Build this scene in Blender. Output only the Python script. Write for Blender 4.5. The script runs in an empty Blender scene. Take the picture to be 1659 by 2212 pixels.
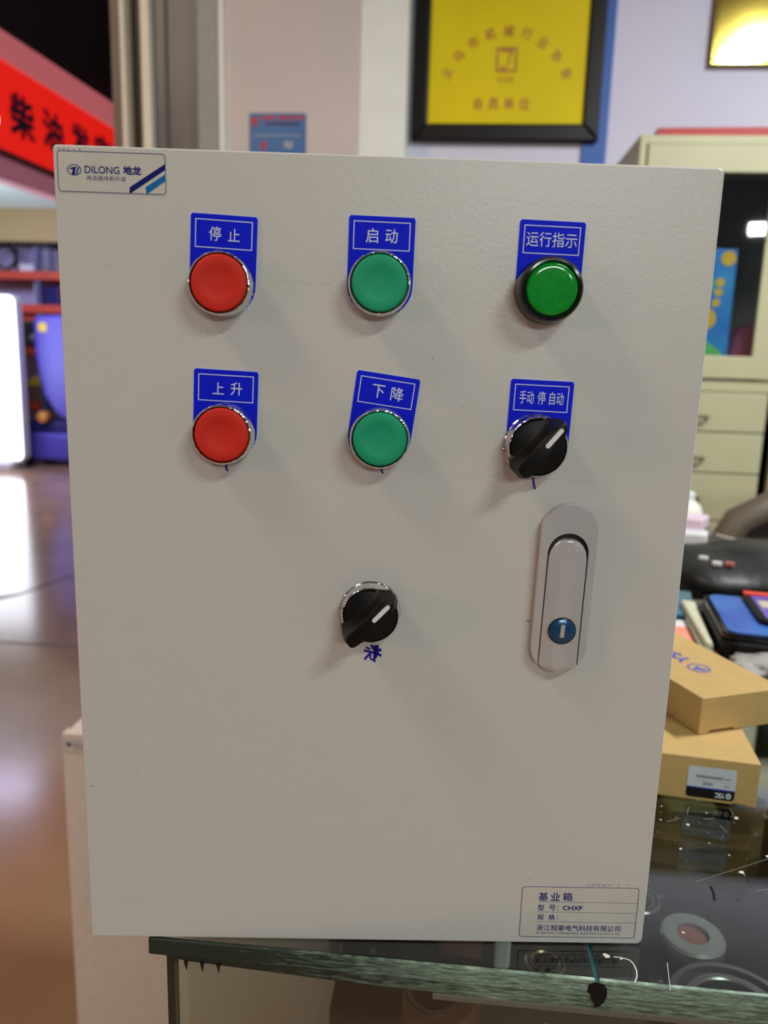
import bpy, bmesh, math, random
from mathutils import Matrix, Vector, Euler
random.seed(7)
SC = bpy.context.scene
COL = SC.collection
R = math.radians
# ------------------------------------------------------------------ camera
cam = bpy.data.cameras.new('camera'); camo = bpy.data.objects.new('camera', cam); COL.objects.link(camo)
cam.sensor_fit = 'HORIZONTAL'; cam.sensor_width = 36.0; cam.lens = 1660 / 1659 * 36.0
cam.clip_start = 0.02; cam.clip_end = 100
r0, r1, r2 = (0.9955503632, 0.0895416561, 0.0293558534), (0.0459913127, -0.1898125834, -0.9807425669), (-0.0822452033, 0.9777287328, -0.1930861246)
camo.matrix_world = Matrix(((r0[0], -r1[0], -r2[0], 0.18111), (r0[1], -r1[1], -r2[1], -0.34908), (r0[2], -r1[2], -r2[2], 1.210872), (0, 0, 0, 1)))
cam.dof.use_dof = True; cam.dof.focus_distance = 0.395; cam.dof.aperture_fstop = 36.0 / 3.4
SC.camera = camo
# ------------------------------------------------------------------ world, exposure, lights
w = bpy.data.worlds.new('world'); SC.world = w; w.use_nodes = True
w.node_tree.nodes['Background'].inputs[0].default_value = (0.80, 0.86, 1.0, 1)
w.node_tree.nodes['Background'].inputs[1].default_value = 0.12
SC.view_settings.view_transform = 'Standard'; SC.view_settings.look = 'None'
SC.view_settings.gamma = 1.0; SC.view_settings.exposure = 0.13
SC.view_settings.use_curve_mapping = False
SC.cycles.max_bounces = 8; SC.cycles.transparent_max_bounces = 16
SC.cycles.caustics_reflective = False; SC.cycles.caustics_refractive = False
SC.cycles.sample_clamp_indirect = 3.0

def area(name, loc, target, sx, sy, power, color):
    l = bpy.data.lights.new(name, 'AREA'); l.shape = 'RECTANGLE'; l.size = sx; l.size_y = sy
    l.energy = power; l.color = color
    o = bpy.data.objects.new(name, l); COL.objects.link(o); o.location = loc
    o.rotation_euler = (Vector(target) - Vector(loc)).to_track_quat('-Z', 'Y').to_euler()
    return o
area('shop_tube_light', (1.50, 0.62, 2.70), (1.50, 0.68, 0), 0.12, 0.5, 50, (0.97, 0.98, 1.0))
area('shop_tube_light_front', (1.5, -1.5, 2.93), (1.0, -0.9, 0), 0.9, 0.14, 22.5, (0.90, 1.0, 0.92))
area('hall_lamp_row', (1.9, -5.6, 2.86), (0.3, 0.0, 1.3), 1.6, 0.3, 50, (0.92, 1.0, 0.96))
area('glass_reflected_tube', (4.55, -7.9, 3.22), (0.9, 1.85, 1.5), 0.50, 0.15, 26, (0.95, 1.0, 0.97))
area('hall_warm_lamp', (-1.5, -0.6, 3.4), (-0.9, 0.8, 0), 0.6, 0.6, 35, (1.0, 0.78, 0.58))
area('hall_blue_lamp', (-4.0, 5.6, 2.65), (-4.2, 6.6, 0), 1.6, 1.2, 130, (0.62, 0.60, 1.0))
area('added_shop_fill', (-4.6, 5.9, 1.0), (-4.4, 6.9, 2.7), 1.0, 0.5, 40, (0.86, 0.97, 1.0))  # unseen fill, added to brighten the opposite shop's ceiling and tan panel
area('hall_pink_lamp', (-2.5, -1.5, 1.6), (0.0, 0.1, 1.2), 0.7, 0.6, 11, (1.0, 0.42, 0.34))

# ------------------------------------------------------------------ materials
MATS = {}
def mat(name, color, rough=0.5, metal=0.0, noise=None, bump=None, emit=None, spec=0.5, coat=0.0, alpha=1.0):
    """noise=(scale, color2, amount[, detail]); bump=(scale, strength, distance)"""
    if name in MATS: return MATS[name]
    m = bpy.data.materials.new(name); m.use_nodes = True; nt = m.node_tree; N = nt.nodes; L = nt.links
    b = N['Principled BSDF']
    b.inputs['Base Color'].default_value = (*color, 1); b.inputs['Roughness'].default_value = rough
    b.inputs['Metallic'].default_value = metal; b.inputs['Specular IOR Level'].default_value = spec
    b.inputs['Coat Weight'].default_value = coat; b.inputs['Alpha'].default_value = alpha
    tc = N.new('ShaderNodeTexCoord')
    nn = noise or (60, tuple(c * 0.93 for c in color), 0.5)
    n = N.new('ShaderNodeTexNoise'); n.inputs['Scale'].default_value = nn[0]; n.inputs['Detail'].default_value = nn[3] if len(nn) > 3 else 4
    rp = N.new('ShaderNodeValToRGB'); rp.color_ramp.elements[0].position = 0.5 - 0.28 * nn[2]; rp.color_ramp.elements[1].position = 0.5 + 0.28 * nn[2]
    rp.color_ramp.elements[0].color = (*nn[1], 1); rp.color_ramp.elements[1].color = (*color, 1)
    L.new(tc.outputs['Object'], n.inputs['Vector']); L.new(n.outputs['Fac'], rp.inputs['Fac']); L.new(rp.outputs['Color'], b.inputs['Base Color'])
    if bump:
        n2 = N.new('ShaderNodeTexNoise'); n2.inputs['Scale'].default_value = bump[0]; n2.inputs['Detail'].default_value = 2
        bp = N.new('ShaderNodeBump'); bp.inputs['Strength'].default_value = bump[1]; bp.inputs['Distance'].default_value = bump[2]
        L.new(tc.outputs['Object'], n2.inputs['Vector']); L.new(n2.outputs['Fac'], bp.inputs['Height']); L.new(bp.outputs['Normal'], b.inputs['Normal'])
    if emit:
        b.inputs['Emission Color'].default_value = (*emit[0], 1); b.inputs['Emission Strength'].default_value = emit[1]
    MATS[name] = m; return m

def glass(name, tint, refl=1.0, scratches=False, ior=1.52):
    """thin pane: tinted see-through plus Fresnel mirror"""
    m = bpy.data.materials.new(name); m.use_nodes = True; nt = m.node_tree; N = nt.nodes; L = nt.links
    N.remove(N['Principled BSDF']); out = N['Material Output']
    t = N.new('ShaderNodeBsdfTransparent'); t.inputs[0].default_value = (*tint, 1)
    g = N.new('ShaderNodeBsdfGlossy'); g.inputs['Roughness'].default_value = 0.02; g.inputs[0].default_value = (refl, refl, refl, 1)
    fr = N.new('ShaderNodeFresnel'); ge = N.new('ShaderNodeNewGeometry'); mr = N.new('ShaderNodeMapRange')
    mr.inputs[3].default_value = ior; mr.inputs[4].default_value = 1 / ior; L.new(ge.outputs['Backfacing'], mr.inputs[0]); L.new(mr.outputs[0], fr.inputs['IOR'])
    mx = N.new('ShaderNodeMixShader'); L.new(fr.outputs[0], mx.inputs[0]); L.new(t.outputs[0], mx.inputs[1]); L.new(g.outputs[0], mx.inputs[2])
    last = mx
    if scratches:
        tc = N.new('ShaderNodeTexCoord'); n = N.new('ShaderNodeTexNoise'); n.inputs['Scale'].default_value = 120; n.inputs['Detail'].default_value = 5
        rp = N.new('ShaderNodeValToRGB'); rp.color_ramp.elements[0].position = 0.66; rp.color_ramp.elements[1].position = 0.95
        rp.color_ramp.elements[0].color = (0, 0, 0, 1); rp.color_ramp.elements[1].color = (0.22, 0.22, 0.22, 1)
        d = N.new('ShaderNodeBsdfDiffuse'); d.inputs[0].default_value = (0.55, 0.6, 0.55, 1)
        mx2 = N.new('ShaderNodeMixShader'); L.new(tc.outputs['Object'], n.inputs['Vector']); L.new(n.outputs['Fac'], rp.inputs[0]); L.new(rp.outputs[0], mx2.inputs[0])
        L.new(mx.outputs[0], mx2.inputs[1]); L.new(d.outputs[0], mx2.inputs[2]); last = mx2
    L.new(last.outputs[0], out.inputs[0]); MATS[name] = m; return m

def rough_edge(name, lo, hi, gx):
    """chipped, silicone-smeared glass edge: streaks run along the edge; shade and dark floor reflection painted in towards one end"""
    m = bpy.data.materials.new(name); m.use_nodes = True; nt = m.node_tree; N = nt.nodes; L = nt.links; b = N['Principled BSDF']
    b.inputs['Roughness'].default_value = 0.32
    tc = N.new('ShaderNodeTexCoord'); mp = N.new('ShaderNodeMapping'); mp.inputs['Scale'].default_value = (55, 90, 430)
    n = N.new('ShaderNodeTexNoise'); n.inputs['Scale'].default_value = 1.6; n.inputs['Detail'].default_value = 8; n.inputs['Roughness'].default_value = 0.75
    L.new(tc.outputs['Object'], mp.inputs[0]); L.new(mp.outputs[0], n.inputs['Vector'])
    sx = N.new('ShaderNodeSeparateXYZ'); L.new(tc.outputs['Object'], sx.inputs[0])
    mr = N.new('ShaderNodeMapRange'); mr.inputs[1].default_value = gx[0]; mr.inputs[2].default_value = gx[1]; mr.inputs[3].default_value = -0.25; mr.inputs[4].default_value = 0.06  # ramp along x paints the shade and floor reflection into the left end
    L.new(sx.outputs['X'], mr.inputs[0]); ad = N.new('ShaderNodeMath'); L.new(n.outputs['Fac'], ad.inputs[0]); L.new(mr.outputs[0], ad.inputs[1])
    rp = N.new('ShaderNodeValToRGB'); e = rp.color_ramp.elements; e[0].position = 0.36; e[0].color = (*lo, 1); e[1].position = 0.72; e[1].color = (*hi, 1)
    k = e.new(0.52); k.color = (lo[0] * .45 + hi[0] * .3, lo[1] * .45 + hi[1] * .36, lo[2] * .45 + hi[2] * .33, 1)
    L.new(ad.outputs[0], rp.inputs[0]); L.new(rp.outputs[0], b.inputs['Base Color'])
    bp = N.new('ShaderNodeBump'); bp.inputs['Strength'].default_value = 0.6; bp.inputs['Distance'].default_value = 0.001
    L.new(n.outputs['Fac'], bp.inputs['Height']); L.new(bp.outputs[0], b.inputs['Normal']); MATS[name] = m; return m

def paint():
    """powder-coated steel: orange-peel relief, faint specks"""
    m = bpy.data.materials.new('cabinet_paint'); m.use_nodes = True; nt = m.node_tree; N = nt.nodes; L = nt.links; b = N['Principled BSDF']
    b.inputs['Roughness'].default_value = 0.34; b.inputs['Specular IOR Level'].default_value = 0.5
    tc = N.new('ShaderNodeTexCoord')
    n = N.new('ShaderNodeTexNoise'); n.inputs['Scale'].default_value = 850; n.inputs['Detail'].default_value = 1.5
    v = N.new('ShaderNodeTexNoise'); v.inputs['Scale'].default_value = 430; v.inputs['Detail'].default_value = 0.5
    ad = N.new('ShaderNodeMath'); ad.operation = 'ADD'
    bp = N.new('ShaderNodeBump'); bp.inputs['Strength'].default_value = 0.24; bp.inputs['Distance'].default_value = 0.00022
    for x in (n, v): L.new(tc.outputs['Object'], x.inputs['Vector'])
    L.new(n.outputs['Fac'], ad.inputs[0]); L.new(v.outputs['Fac'], ad.inputs[1]); L.new(ad.outputs[0], bp.inputs['Height']); L.new(bp.outputs[0], b.inputs['Normal'])
    s = N.new('ShaderNodeTexNoise'); s.inputs['Scale'].default_value = 75; s.inputs['Detail'].default_value = 2
    rp = N.new('ShaderNodeValToRGB'); e = rp.color_ramp.elements; e[0].position = 0.19; e[0].color = (0.14, 0.14, 0.13, 1); e[1].position = 0.235; e[1].color = (0.575, 0.572, 0.540, 1)
    k = e.new(0.75); k.color = (0.585, 0.582, 0.552, 1)
    L.new(tc.outputs['Object'], s.inputs['Vector']); L.new(s.outputs['Fac'], rp.inputs[0]); L.new(rp.outputs[0], b.inputs['Base Color'])
    MATS['cabinet_paint'] = m; return m

# ------------------------------------------------------------------ mesh builder
class MB:
    def __init__(s): s.v = []; s.f = []; s.m = Matrix()
    def at(s, m): s.m = m; return s
    def add(s, vs, fs):
        k = len(s.v); s.v += [s.m @ Vector(p) for p in vs]; s.f += [tuple(i + k for i in f) for f in fs]; return s
    def box(s, x0, x1, y0, y1, z0, z1):
        vs = [(x, y, z) for z in (z0, z1) for x, y in ((x0, y0), (x1, y0), (x1, y1), (x0, y1))]
        return s.add(vs, [(3, 2, 1, 0), (4, 5, 6, 7), (0, 1, 5, 4), (1, 2, 6, 5), (2, 3, 7, 6), (3, 0, 4, 7)])
    def loft(s, rings, cap=True):
        n = len(rings[0]); vs = [p for r in rings for p in r]; fs = []
        for k in range(len(rings) - 1):
            for i in range(n):
                j = (i + 1) % n; fs.append((k * n + i, k * n + j, (k + 1) * n + j, (k + 1) * n + i))
        if cap: fs += [tuple(reversed(range(n))), tuple(range((len(rings) - 1) * n, len(rings) * n))]
        return s.add(vs, fs)
    def prism(s, poly, a, b, ax='y'):
        """poly in (x,z) for ax y, (x,y) for ax z, (y,z) for ax x"""
        P = {'y': lambda p, t: (p[0], t, p[1]), 'z': lambda p, t: (p[0], p[1], t), 'x': lambda p, t: (t, p[0], p[1])}[ax]
        return s.loft([[P(p, a) for p in poly], [P(p, b) for p in poly]])
    def lathe(s, prof, c=(0, 0, 0), ax='y', n=48, cap=True):
        """prof of (radius, height along -y / +z)"""
        rings = []
        for r, h in prof:
            ring = []
            for i in range(n):
                a = 2 * math.pi * i / n; u, v = r * math.cos(a), r * math.sin(a)
                ring.append((c[0] + u, c[1] - h, c[2] + v) if ax == 'y' else ((c[0] + u, c[1] + v, c[2] + h) if ax == 'z' else (c[0] + h, c[1] + u, c[2] + v)))
            rings.append(ring)
        return s.loft(rings, cap)
    def ring(s, prof, c, ax='z', n=48):
        """closed section turned about the axis"""
        rings = []; k = len(prof)
        vs = []; fs = []
        for i in range(n):
            a = 2 * math.pi * i / n
            for r, h in prof:
                u, v = r * math.cos(a), r * math.sin(a)
                vs.append((c[0] + u, c[1] - h, c[2] + v) if ax == 'y' else ((c[0] + u, c[1] + v, c[2] + h) if ax == 'z' else (c[0] + h, c[1] + u, c[2] + v)))
        for i in range(n):
            j = (i + 1) % n
            for q in range(k):
                p = (q + 1) % k; fs.append((i * k + q, j * k + q, j * k + p, i * k + p))
        return s.add(vs, fs)
    def tube(s, pts, r, n=10):
        pts = [Vector(p) for p in pts]; rings = []
        for i, p in enumerate(pts):
            d = (pts[min(i + 1, len(pts) - 1)] - pts[max(i - 1, 0)]).normalized()
            a = d.orthogonal().normalized() if i == 0 else (a - d * a.dot(d)).normalized()
            b = d.cross(a); rr = r[i] if isinstance(r, (list, tuple)) else r
            rings.append([tuple(p + (a * math.cos(t) + b * math.sin(t)) * rr) for t in [2 * math.pi * q / n for q in range(n)]])
        return s.loft(rings)
    def build(s, name, m, parent=None, bevel=0, smooth=False, loc=None, rz=0, seg=2):
        me = bpy.data.meshes.new(name); me.from_pydata([tuple(p) for p in s.v], [], s.f)
        bm = bmesh.new(); bm.from_mesh(me); bmesh.ops.recalc_face_normals(bm, faces=bm.faces)
        bm.to_mesh(me); bm.free(); me.update()
        me.materials.append(m)
        o = bpy.data.objects.new(name, me); COL.objects.link(o)
        if parent: o.parent = parent
        if loc: o.location = loc
        if rz: o.rotation_euler.z = rz
        if bevel:
            bv = o.modifiers.new('bevel', 'BEVEL'); bv.width = bevel; bv.segments = seg; bv.limit_method = 'ANGLE'; bv.angle_limit = R(35)
        if smooth:
            for p in me.polygons: p.use_smooth = True
            if hasattr(me, 'set_sharp_from_angle'): me.set_sharp_from_angle(angle=R(38))
        return o

def text_mesh(body, bold=0.0):
    c = bpy.data.curves.new('t', 'FONT'); c.body = body; c.size = 1; c.offset = bold; c.resolution_u = 4
    o = bpy.data.objects.new('t', c); COL.objects.link(o)
    dg = bpy.context.evaluated_depsgraph_get(); me = bpy.data.meshes.new_from_object(o.evaluated_get(dg))
    vs = [(v.co.x, v.co.y) for v in me.vertices]; fs = [tuple(p.vertices) for p in me.polygons]
    bpy.data.objects.remove(o); bpy.data.curves.remove(c); bpy.data.meshes.remove(me)
    return vs, fs
def put_text(mb, body, x0, z0, x1, z1, y, bold=0.0, frame=None, skew=None):
    """fit the words into the rectangle on the plane y (facing -y), or through frame(u,v) -> point"""
    vs, fs = text_mesh(body)
    if bold:                                    # heavier strokes: the outline laid down again, a hair aside
        bw = bold * 1.1; q = []; nf = []
        for i, (dx, dy) in enumerate(((bw, 0), (-bw, 0), (0, bw), (0, -bw), (bw * .7, bw * .7), (-bw * .7, -bw * .7), (bw * .7, -bw * .7), (-bw * .7, bw * .7))):
            nf += [tuple(k + i * len(vs) for k in f) for f in fs]; q += [(x + dx, y + dy) for x, y in vs]
        vs, fs = q, nf
    ax, bx = min(v[0] for v in vs), max(v[0] for v in vs); ay, by = min(v[1] for v in vs), max(v[1] for v in vs)
    fn = frame or (lambda u, v: (u, y, v))
    out = []
    o0 = Vector(fn(x0, z0)); nrm = (Vector(fn(x1, z0)) - o0).cross(Vector(fn(x0, z1)) - o0).normalized(); st_ = (Vector(fn(x0, z1)) - o0).length * 0.0015
    per = len(vs) // (8 if bold else 1)
    for i_, (a, b) in enumerate(vs):
        u = x0 + (a - ax) / (bx - ax) * (x1 - x0); v = z0 + (b - ay) / (by - ay) * (z1 - z0)
        if skew: u += skew * (v - z0)
        out.append(tuple(Vector(fn(u, v)) + nrm * st_ * (i_ // per)))
    mb.add(out, fs)
def rrect(x0, z0, x1, z1, r, n=6):
    pts = []
    for cx, cz, a0 in ((x1 - r, z0 + r, -90), (x1 - r, z1 - r, 0), (x0 + r, z1 - r, 90), (x0 + r, z0 + r, 180)):
        for i in range(n + 1):
            a = R(a0 + 90 * i / n); pts.append((cx + r * math.cos(a), cz + r * math.sin(a)))
    return pts
def outline(mb, pts, wd, y, n_in=None, frame=None):
    """thin printed line around a closed polygon"""
    n = len(pts); cx = sum(p[0] for p in pts) / n; cz = sum(p[1] for p in pts) / n
    inner = []
    for i in range(n):
        p0, p, p1 = Vector(pts[i - 1]), Vector(pts[i]), Vector(pts[(i + 1) % n])
        d = (p1 - p0).normalized(); nrm = Vector((-d.y, d.x))
        if nrm.dot(Vector((cx, cz)) - p) < 0: nrm = -nrm
        inner.append(tuple(p + nrm * wd))
    fn = frame or (lambda u, v: (u, y, v))
    mb.add([fn(*p) for p in pts] + [fn(*p) for p in inner], [(i, (i + 1) % n, n + (i + 1) % n, n + i) for i in range(n)])
def rect_line(mb, x0, z0, x1, z1, wd, y):
    for a in ((x0, z0, x1, z0 + wd), (x0, z1 - wd, x1, z1), (x0, z0 + wd, x0 + wd, z1 - wd), (x1 - wd, z0 + wd, x1, z1 - wd)):
        mb.add([(a[0], y, a[1]), (a[2], y, a[1]), (a[2], y, a[3]), (a[0], y, a[3])], [(0, 1, 2, 3)])
def quad(mb, pts): mb.add(pts, [tuple(range(len(pts)))])
def tag(o, label=None, cat=None, group=None, kind=None):
    for k, v in (('label', label), ('category', cat), ('group', group), ('kind', kind)):
        if v: o[k] = v
    return o
def empty(name, loc, rz, label, cat, group=None):
    o = bpy.data.objects.new(name, None); COL.objects.link(o); o.location = loc; o.rotation_euler.z = rz; o.empty_display_size = 0.05
    return tag(o, label, cat, group)
def struct(o): o['kind'] = 'structure'; return o

PAINT = paint()
M_floor = mat('floor_tile', (0.40, 0.25, 0.145), 0.16, noise=(3.2, (0.30, 0.185, 0.105), 0.9, 8), bump=(25, 0.05, 0.004))
M_joint = mat('floor_grout', (0.10, 0.06, 0.045), 0.6)
M_wall = mat('wall_paint', (0.66, 0.655, 0.78), 0.75, noise=(4, (0.63, 0.625, 0.75), 0.8))
M_beige = mat('pier_beige', (0.62, 0.56, 0.53), 0.7, noise=(5, (0.57, 0.53, 0.51), 0.8))
M_white = mat('pier_white', (0.83, 0.87, 0.84), 0.6, noise=(14, (0.80, 0.84, 0.78), 0.5))
M_blue = mat('blue_paint', (0.018, 0.10, 0.42), 0.5)
M_chrome = mat('chrome', (0.80, 0.80, 0.80), 0.07, 1.0, noise=(60, (0.70, 0.70, 0.70), 0.5), bump=(330, 0.8, 0.0009))
M_steel = mat('brushed_steel', (0.52, 0.53, 0.53), 0.3, 1.0)
M_red = mat('red_button_plastic', (0.62, 0.022, 0.010), 0.55, spec=0.3)
M_green = mat('green_button_plastic', (0.006, 0.34, 0.165), 0.55, spec=0.3)
M_lens = mat('green_lens', (0.0, 0.26, 0.018), 0.09, noise=(260, (0.0, 0.16, 0.01), 1.0), coat=0.5, emit=((0, 0.3, 0.02), 0.10))
M_black = mat('black_plastic', (0.004, 0.0035, 0.0035), 0.42, spec=0.22)
M_gloss = mat('black_gloss_plastic', (0.005, 0.005, 0.005), 0.10, spec=0.3)
M_legend = mat('legend_blue', (0.003, 0.012, 0.74), 0.55, spec=0.12)
M_legedge = mat('legend_rim', (0.50, 0.62, 0.85), 0.4)
M_print = mat('white_print', (0.66, 0.74, 0.95), 0.5)
M_navy = mat('navy_print', (0.004, 0.008, 0.16), 0.6, spec=0.15)
M_cyanp = mat('cyan_print', (0.006, 0.15, 0.42), 0.6, spec=0.15)
M_stick = mat('sticker_film', (0.60, 0.585, 0.53), 0.28)
M_ink = mat('blue_marker_ink', (0.010, 0.004, 0.30), 0.4)
M_zinc = mat('silver_paint', (0.60, 0.595, 0.60), 0.32, 0.40, noise=(900, (0.54, 0.535, 0.54), 0.8), bump=(1500, 0.10, 0.0001))
M_dark = mat('dark_recess', (0.004, 0.004, 0.004), 0.6)
M_keyblue = mat('lock_blue', (0.002, 0.060, 0.16), 0.22, 0.2, coat=0.3)
M_brass = mat('brass', (0.42, 0.33, 0.20), 0.3, 1.0)
M_frame = mat('dark_wood_frame', (0.009, 0.006, 0.005), 0.38, spec=0.25)
M_yellow = mat('yellow_print_sheet', (0.78, 0.63, 0.006), 0.6, noise=(6, (0.70, 0.56, 0.006), 0.8), spec=0.2)
M_orange = mat('orange_print', (0.45, 0.17, 0.012), 0.5)
M_gold = mat('gold_plaque', (0.55, 0.42, 0.08), 0.10, 1.0, bump=(22, 0.10, 0.0006))
M_cab = mat('cream_green_steel', (0.465, 0.455, 0.275), 0.42, noise=(9, (0.44, 0.43, 0.26), 0.7))
M_card = mat('cardboard', (0.56, 0.37, 0.135), 0.72, noise=(70, (0.50, 0.325, 0.11), 0.9, 7), bump=(900, 0.08, 0.0002))
M_cardin = mat('cardboard_edge', (0.30, 0.17, 0.06), 0.8)
M_signred = mat('sign_red_lit', (0.75, 0.02, 0.01), 0.5, emit=((1.0, 0.012, 0.004), 0.58))
M_signpink = mat('sign_pink_lit', (0.70, 0.25, 0.27), 0.5, emit=((0.90, 0.20, 0.22), 0.33))
M_signchar = mat('sign_letter', (0.02, 0.004, 0.05), 0.6)
M_lit = mat('lightbox_face', (0.9, 0.9, 0.9), 0.5, emit=((0.93, 0.95, 1.0), 3.0))
M_maroon = mat('maroon_slat', (0.030, 0.010, 0.008), 0.5)
M_bluep = mat('blue_machine_paint', (0.075, 0.06, 0.38), 0.5)
M_navyp = mat('navy_machine_paint', (0.02, 0.018, 0.12), 0.3)
M_orangep = mat('orange_beam_paint', (0.62, 0.075, 0.03), 0.5)
M_tan = mat('tan_panel', (0.34, 0.25, 0.11), 0.6)
M_lav = mat('lavender_panel', (0.46, 0.47, 0.66), 0.6)
M_whitep = mat('white_plastic', (0.70, 0.72, 0.72), 0.4)
M_mag = mat('magenta_plastic', (0.45, 0.02, 0.10), 0.5)
M_yel = mat('yellow_plastic', (0.60, 0.42, 0.03), 0.5)
M_grey = mat('grey_door_paint', (0.20, 0.205, 0.19), 0.45, noise=(2.2, (0.10, 0.088, 0.08), 0.9))
M_greyl = mat('light_grey_door_paint', (0.30, 0.32, 0.30), 0.5)
M_cream = mat('cream_track', (0.82, 0.76, 0.62), 0.45)
M_brownd = mat('dark_brown_track', (0.035, 0.024, 0.010), 0.5)
G_pane = glass('counter_glass', (0.94, 0.965, 0.94))
G_top = glass('counter_top_glass', (0.90, 0.92, 0.90), 1.0, True, 1.62)
G_win = glass('cabinet_glass', (0.82, 0.84, 0.83))
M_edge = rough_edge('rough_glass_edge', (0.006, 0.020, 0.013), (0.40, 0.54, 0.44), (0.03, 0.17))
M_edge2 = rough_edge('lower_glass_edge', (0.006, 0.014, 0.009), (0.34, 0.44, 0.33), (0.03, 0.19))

# ================================================================== STRUCTURE
def sbox(name, a, m, **k):
    o = struct(MB().box(*a).build(name, m, **k)); return o
fl = sbox('floor', (-8, 5, -10, 9.2, -0.1, 0.0), M_floor)
g = MB()
for y in (2.57, -0.6): g.box(-8, -0.0, y - 0.006, y + 0.006, 0.0, 0.0015)
for x in (-3.9, -7): g.box(x - 0.006, x + 0.006, -0.6, 9, 0.0, 0.0015)
gj = g.build('tile_joint', M_joint, fl); 
g = MB()
pts = [(-2.10, 3.02), (-2.02, 3.12), (-1.95, 3.20), (-1.90, 3.42), (-1.86, 3.55), (-1.83, 3.80)]
g.tube([(x, y, 0.0) for x, y in pts], [0.003, 0.008, 0.005, 0.004, 0.003, 0.002], 6)
g.build('floor_crack', M_joint, fl)
sbox('wall_back', (-0.14, 3.4, 2.27, 2.37, 0, 3.0), M_wall)
sbox('trim_1', (0.545, 0.62, 2.262, 2.27, 0, 3.0), M_blue)                 # blue stripe on the wall
pier = sbox('wall_pier', (-0.56, -0.139, 2.15, 2.37, 0, 3.0), M_beige)
sbox('trim_2', (-0.139, 0.0, 2.15, 2.27, 0, 3.0), M_white)  # paler, greener face beside the beige pier
sbox('trim_3', (-0.572, -0.556, 2.135, 2.2, 0, 3.0), M_white, bevel=0.004)
sbox('wall_right', (3.4, 3.5, -2.6, 2.37, 0, 3.0), M_wall)
sbox('ceiling', (-0.95, 3.5, -2.6, 2.37, 3.0, 3.08), mat('ceiling_paint', (0.22, 0.22, 0.21), 0.8))
# folded shop-front leaf and roller-shutter tracks beside the pier
dl = struct(MB().box(-0.64, -0.573, 2.14, 2.19, 0, 3.0).build('door_1', M_greyl, bevel=0.004))
MB().box(-0.781, -0.642, 2.165, 2.2, 0, 3.0).build('door_leaf', M_grey, dl)
MB().tube([(-0.742, 2.158, 0.6), (-0.738, 2.158, 1.6), (-0.742, 2.158, 1.98), (-0.74, 2.158, 2.4)], 0.003, 6).build('cable', mat('green_cable', (0.04, 0.09, 0.07), 0.5), dl)
MB().box(-0.812, -0.783, 2.13, 2.2, 0, 3.0).build('track_post', M_cream, dl, bevel=0.005)
MB().box(-0.862, -0.812, 2.19, 2.21, 0, 3.0).build('track_slot', M_brownd, dl)
MB().box(-0.913, -0.875, 2.15, 2.2, 0, 3.0).build('track_post', mat('brown_post', (0.20, 0.15, 0.125), 0.5), dl, bevel=0.003)  # brown-grey outer post of the shutter track
MB().box(-0.8755, -0.861, 2.13, 2.2, 0, 3.0).build('track_edge', M_cream, dl, bevel=0.003)
# hall beyond: back wall, ceiling of the shop opposite
sbox('wall_hall_back', (-8, -0.9, 8.4, 8.5, 0, 5.5), mat('hall_wall', (0.20, 0.18, 0.25), 0.7))
sbox('wall_hall_left', (-8.1, -8.0, -10, 8.5, 0, 5.5), mat('hall_wall_left', (0.22, 0.20, 0.22), 0.7))
sbox('ceiling_hall', (-8, -3.06, 3.6, 8.4, 2.70, 2.78), mat('hall_ceiling', (0.62, 0.74, 0.78), 0.6))
sbox('trim_4', (-8, -3.1, 7.95, 8.05, 2.36, 2.70), M_tan)
# shutter housing above the sign
sh = struct(MB().box(-3.30, -3.16, 2.5, 9.0, 3.40, 6.5).build('wall_shutter', M_maroon))
g = MB()
for i in range(60):
    z = 3.42 + i * 0.05; g.box(-3.16, -3.135, 2.5, 9.0, z, z + 0.028)
tag(g.build('slat', M_maroon, sh), kind='stuff')

# ================================================================== HALL SIGN, LIGHTBOX, SHELVES
sg = empty('hanging_sign', (-3.0, 6.5, 2.4), 0, 'long red illuminated shop sign with dark Chinese characters hanging at upper left', 'sign')
def sgn(y0, y1, zz, name, m, x0=-3.12, x1=-3.0):
    """zz: z at y0 bottom/top, z at y1 bottom/top, in world; converts to local"""
    a = [(y0, zz[0]), (y1, zz[2]), (y1, zz[3]), (y0, zz[1])]
    MB().prism([(p[0] - 6.5, p[1] - 2.4) for p in a], x0 + 3.0, x1 + 3.0, 'x').build(name, m, sg, bevel=0.004)
sgn(4.0, 7.6, (3.125, 3.30, 3.225, 3.445), 'upper_band', M_signpink, -3.14, -2.99)
sgn(4.0, 7.6, (2.545, 3.125, 2.62, 3.225), 'face', M_signred)
sgn(4.0, 7.6, (2.500, 2.545, 2.575, 2.620), 'lower_lip', mat('sign_dark_lip', (0.22, 0.03, 0.03), 0.5), -3.12, -2.985)
sgn(4.0, 7.6, (2.330, 2.500, 2.47, 2.575), 'valance', mat('sign_valance', (0.62, 0.30, 0.38), 0.5, emit=((0.8, 0.25, 0.35), 0.16)), -3.13, -3.01)
g = MB()
for ch, y0, y1, z0, z1 in (('柴', 5.20, 5.53, 2.70, 3.00), ('油', 5.64, 5.96, 2.735, 3.02), ('发', 6.08, 6.42, 2.77, 3.055), ('电', 6.52, 6.86, 2.80, 3.085)):
    put_text(g, ch, y0, z0, y1, z1, 0, 0.035, frame=lambda u, v: (0.004, u - 6.5, v - 2.4))
g.build('lettering', M_signchar, sg)
MB().lathe([(0.0, 0), (0.045, 0), (0.05, 0.02), (0.0, 0.03)], (0.0, 4.98 - 6.5, 2.74 - 2.4), 'x', 16).build('spot_lamp', mat('spot_lamp', (1, .9, .8), 0.5, emit=((1, 0.8, 0.6), 3)), sg)

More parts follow.
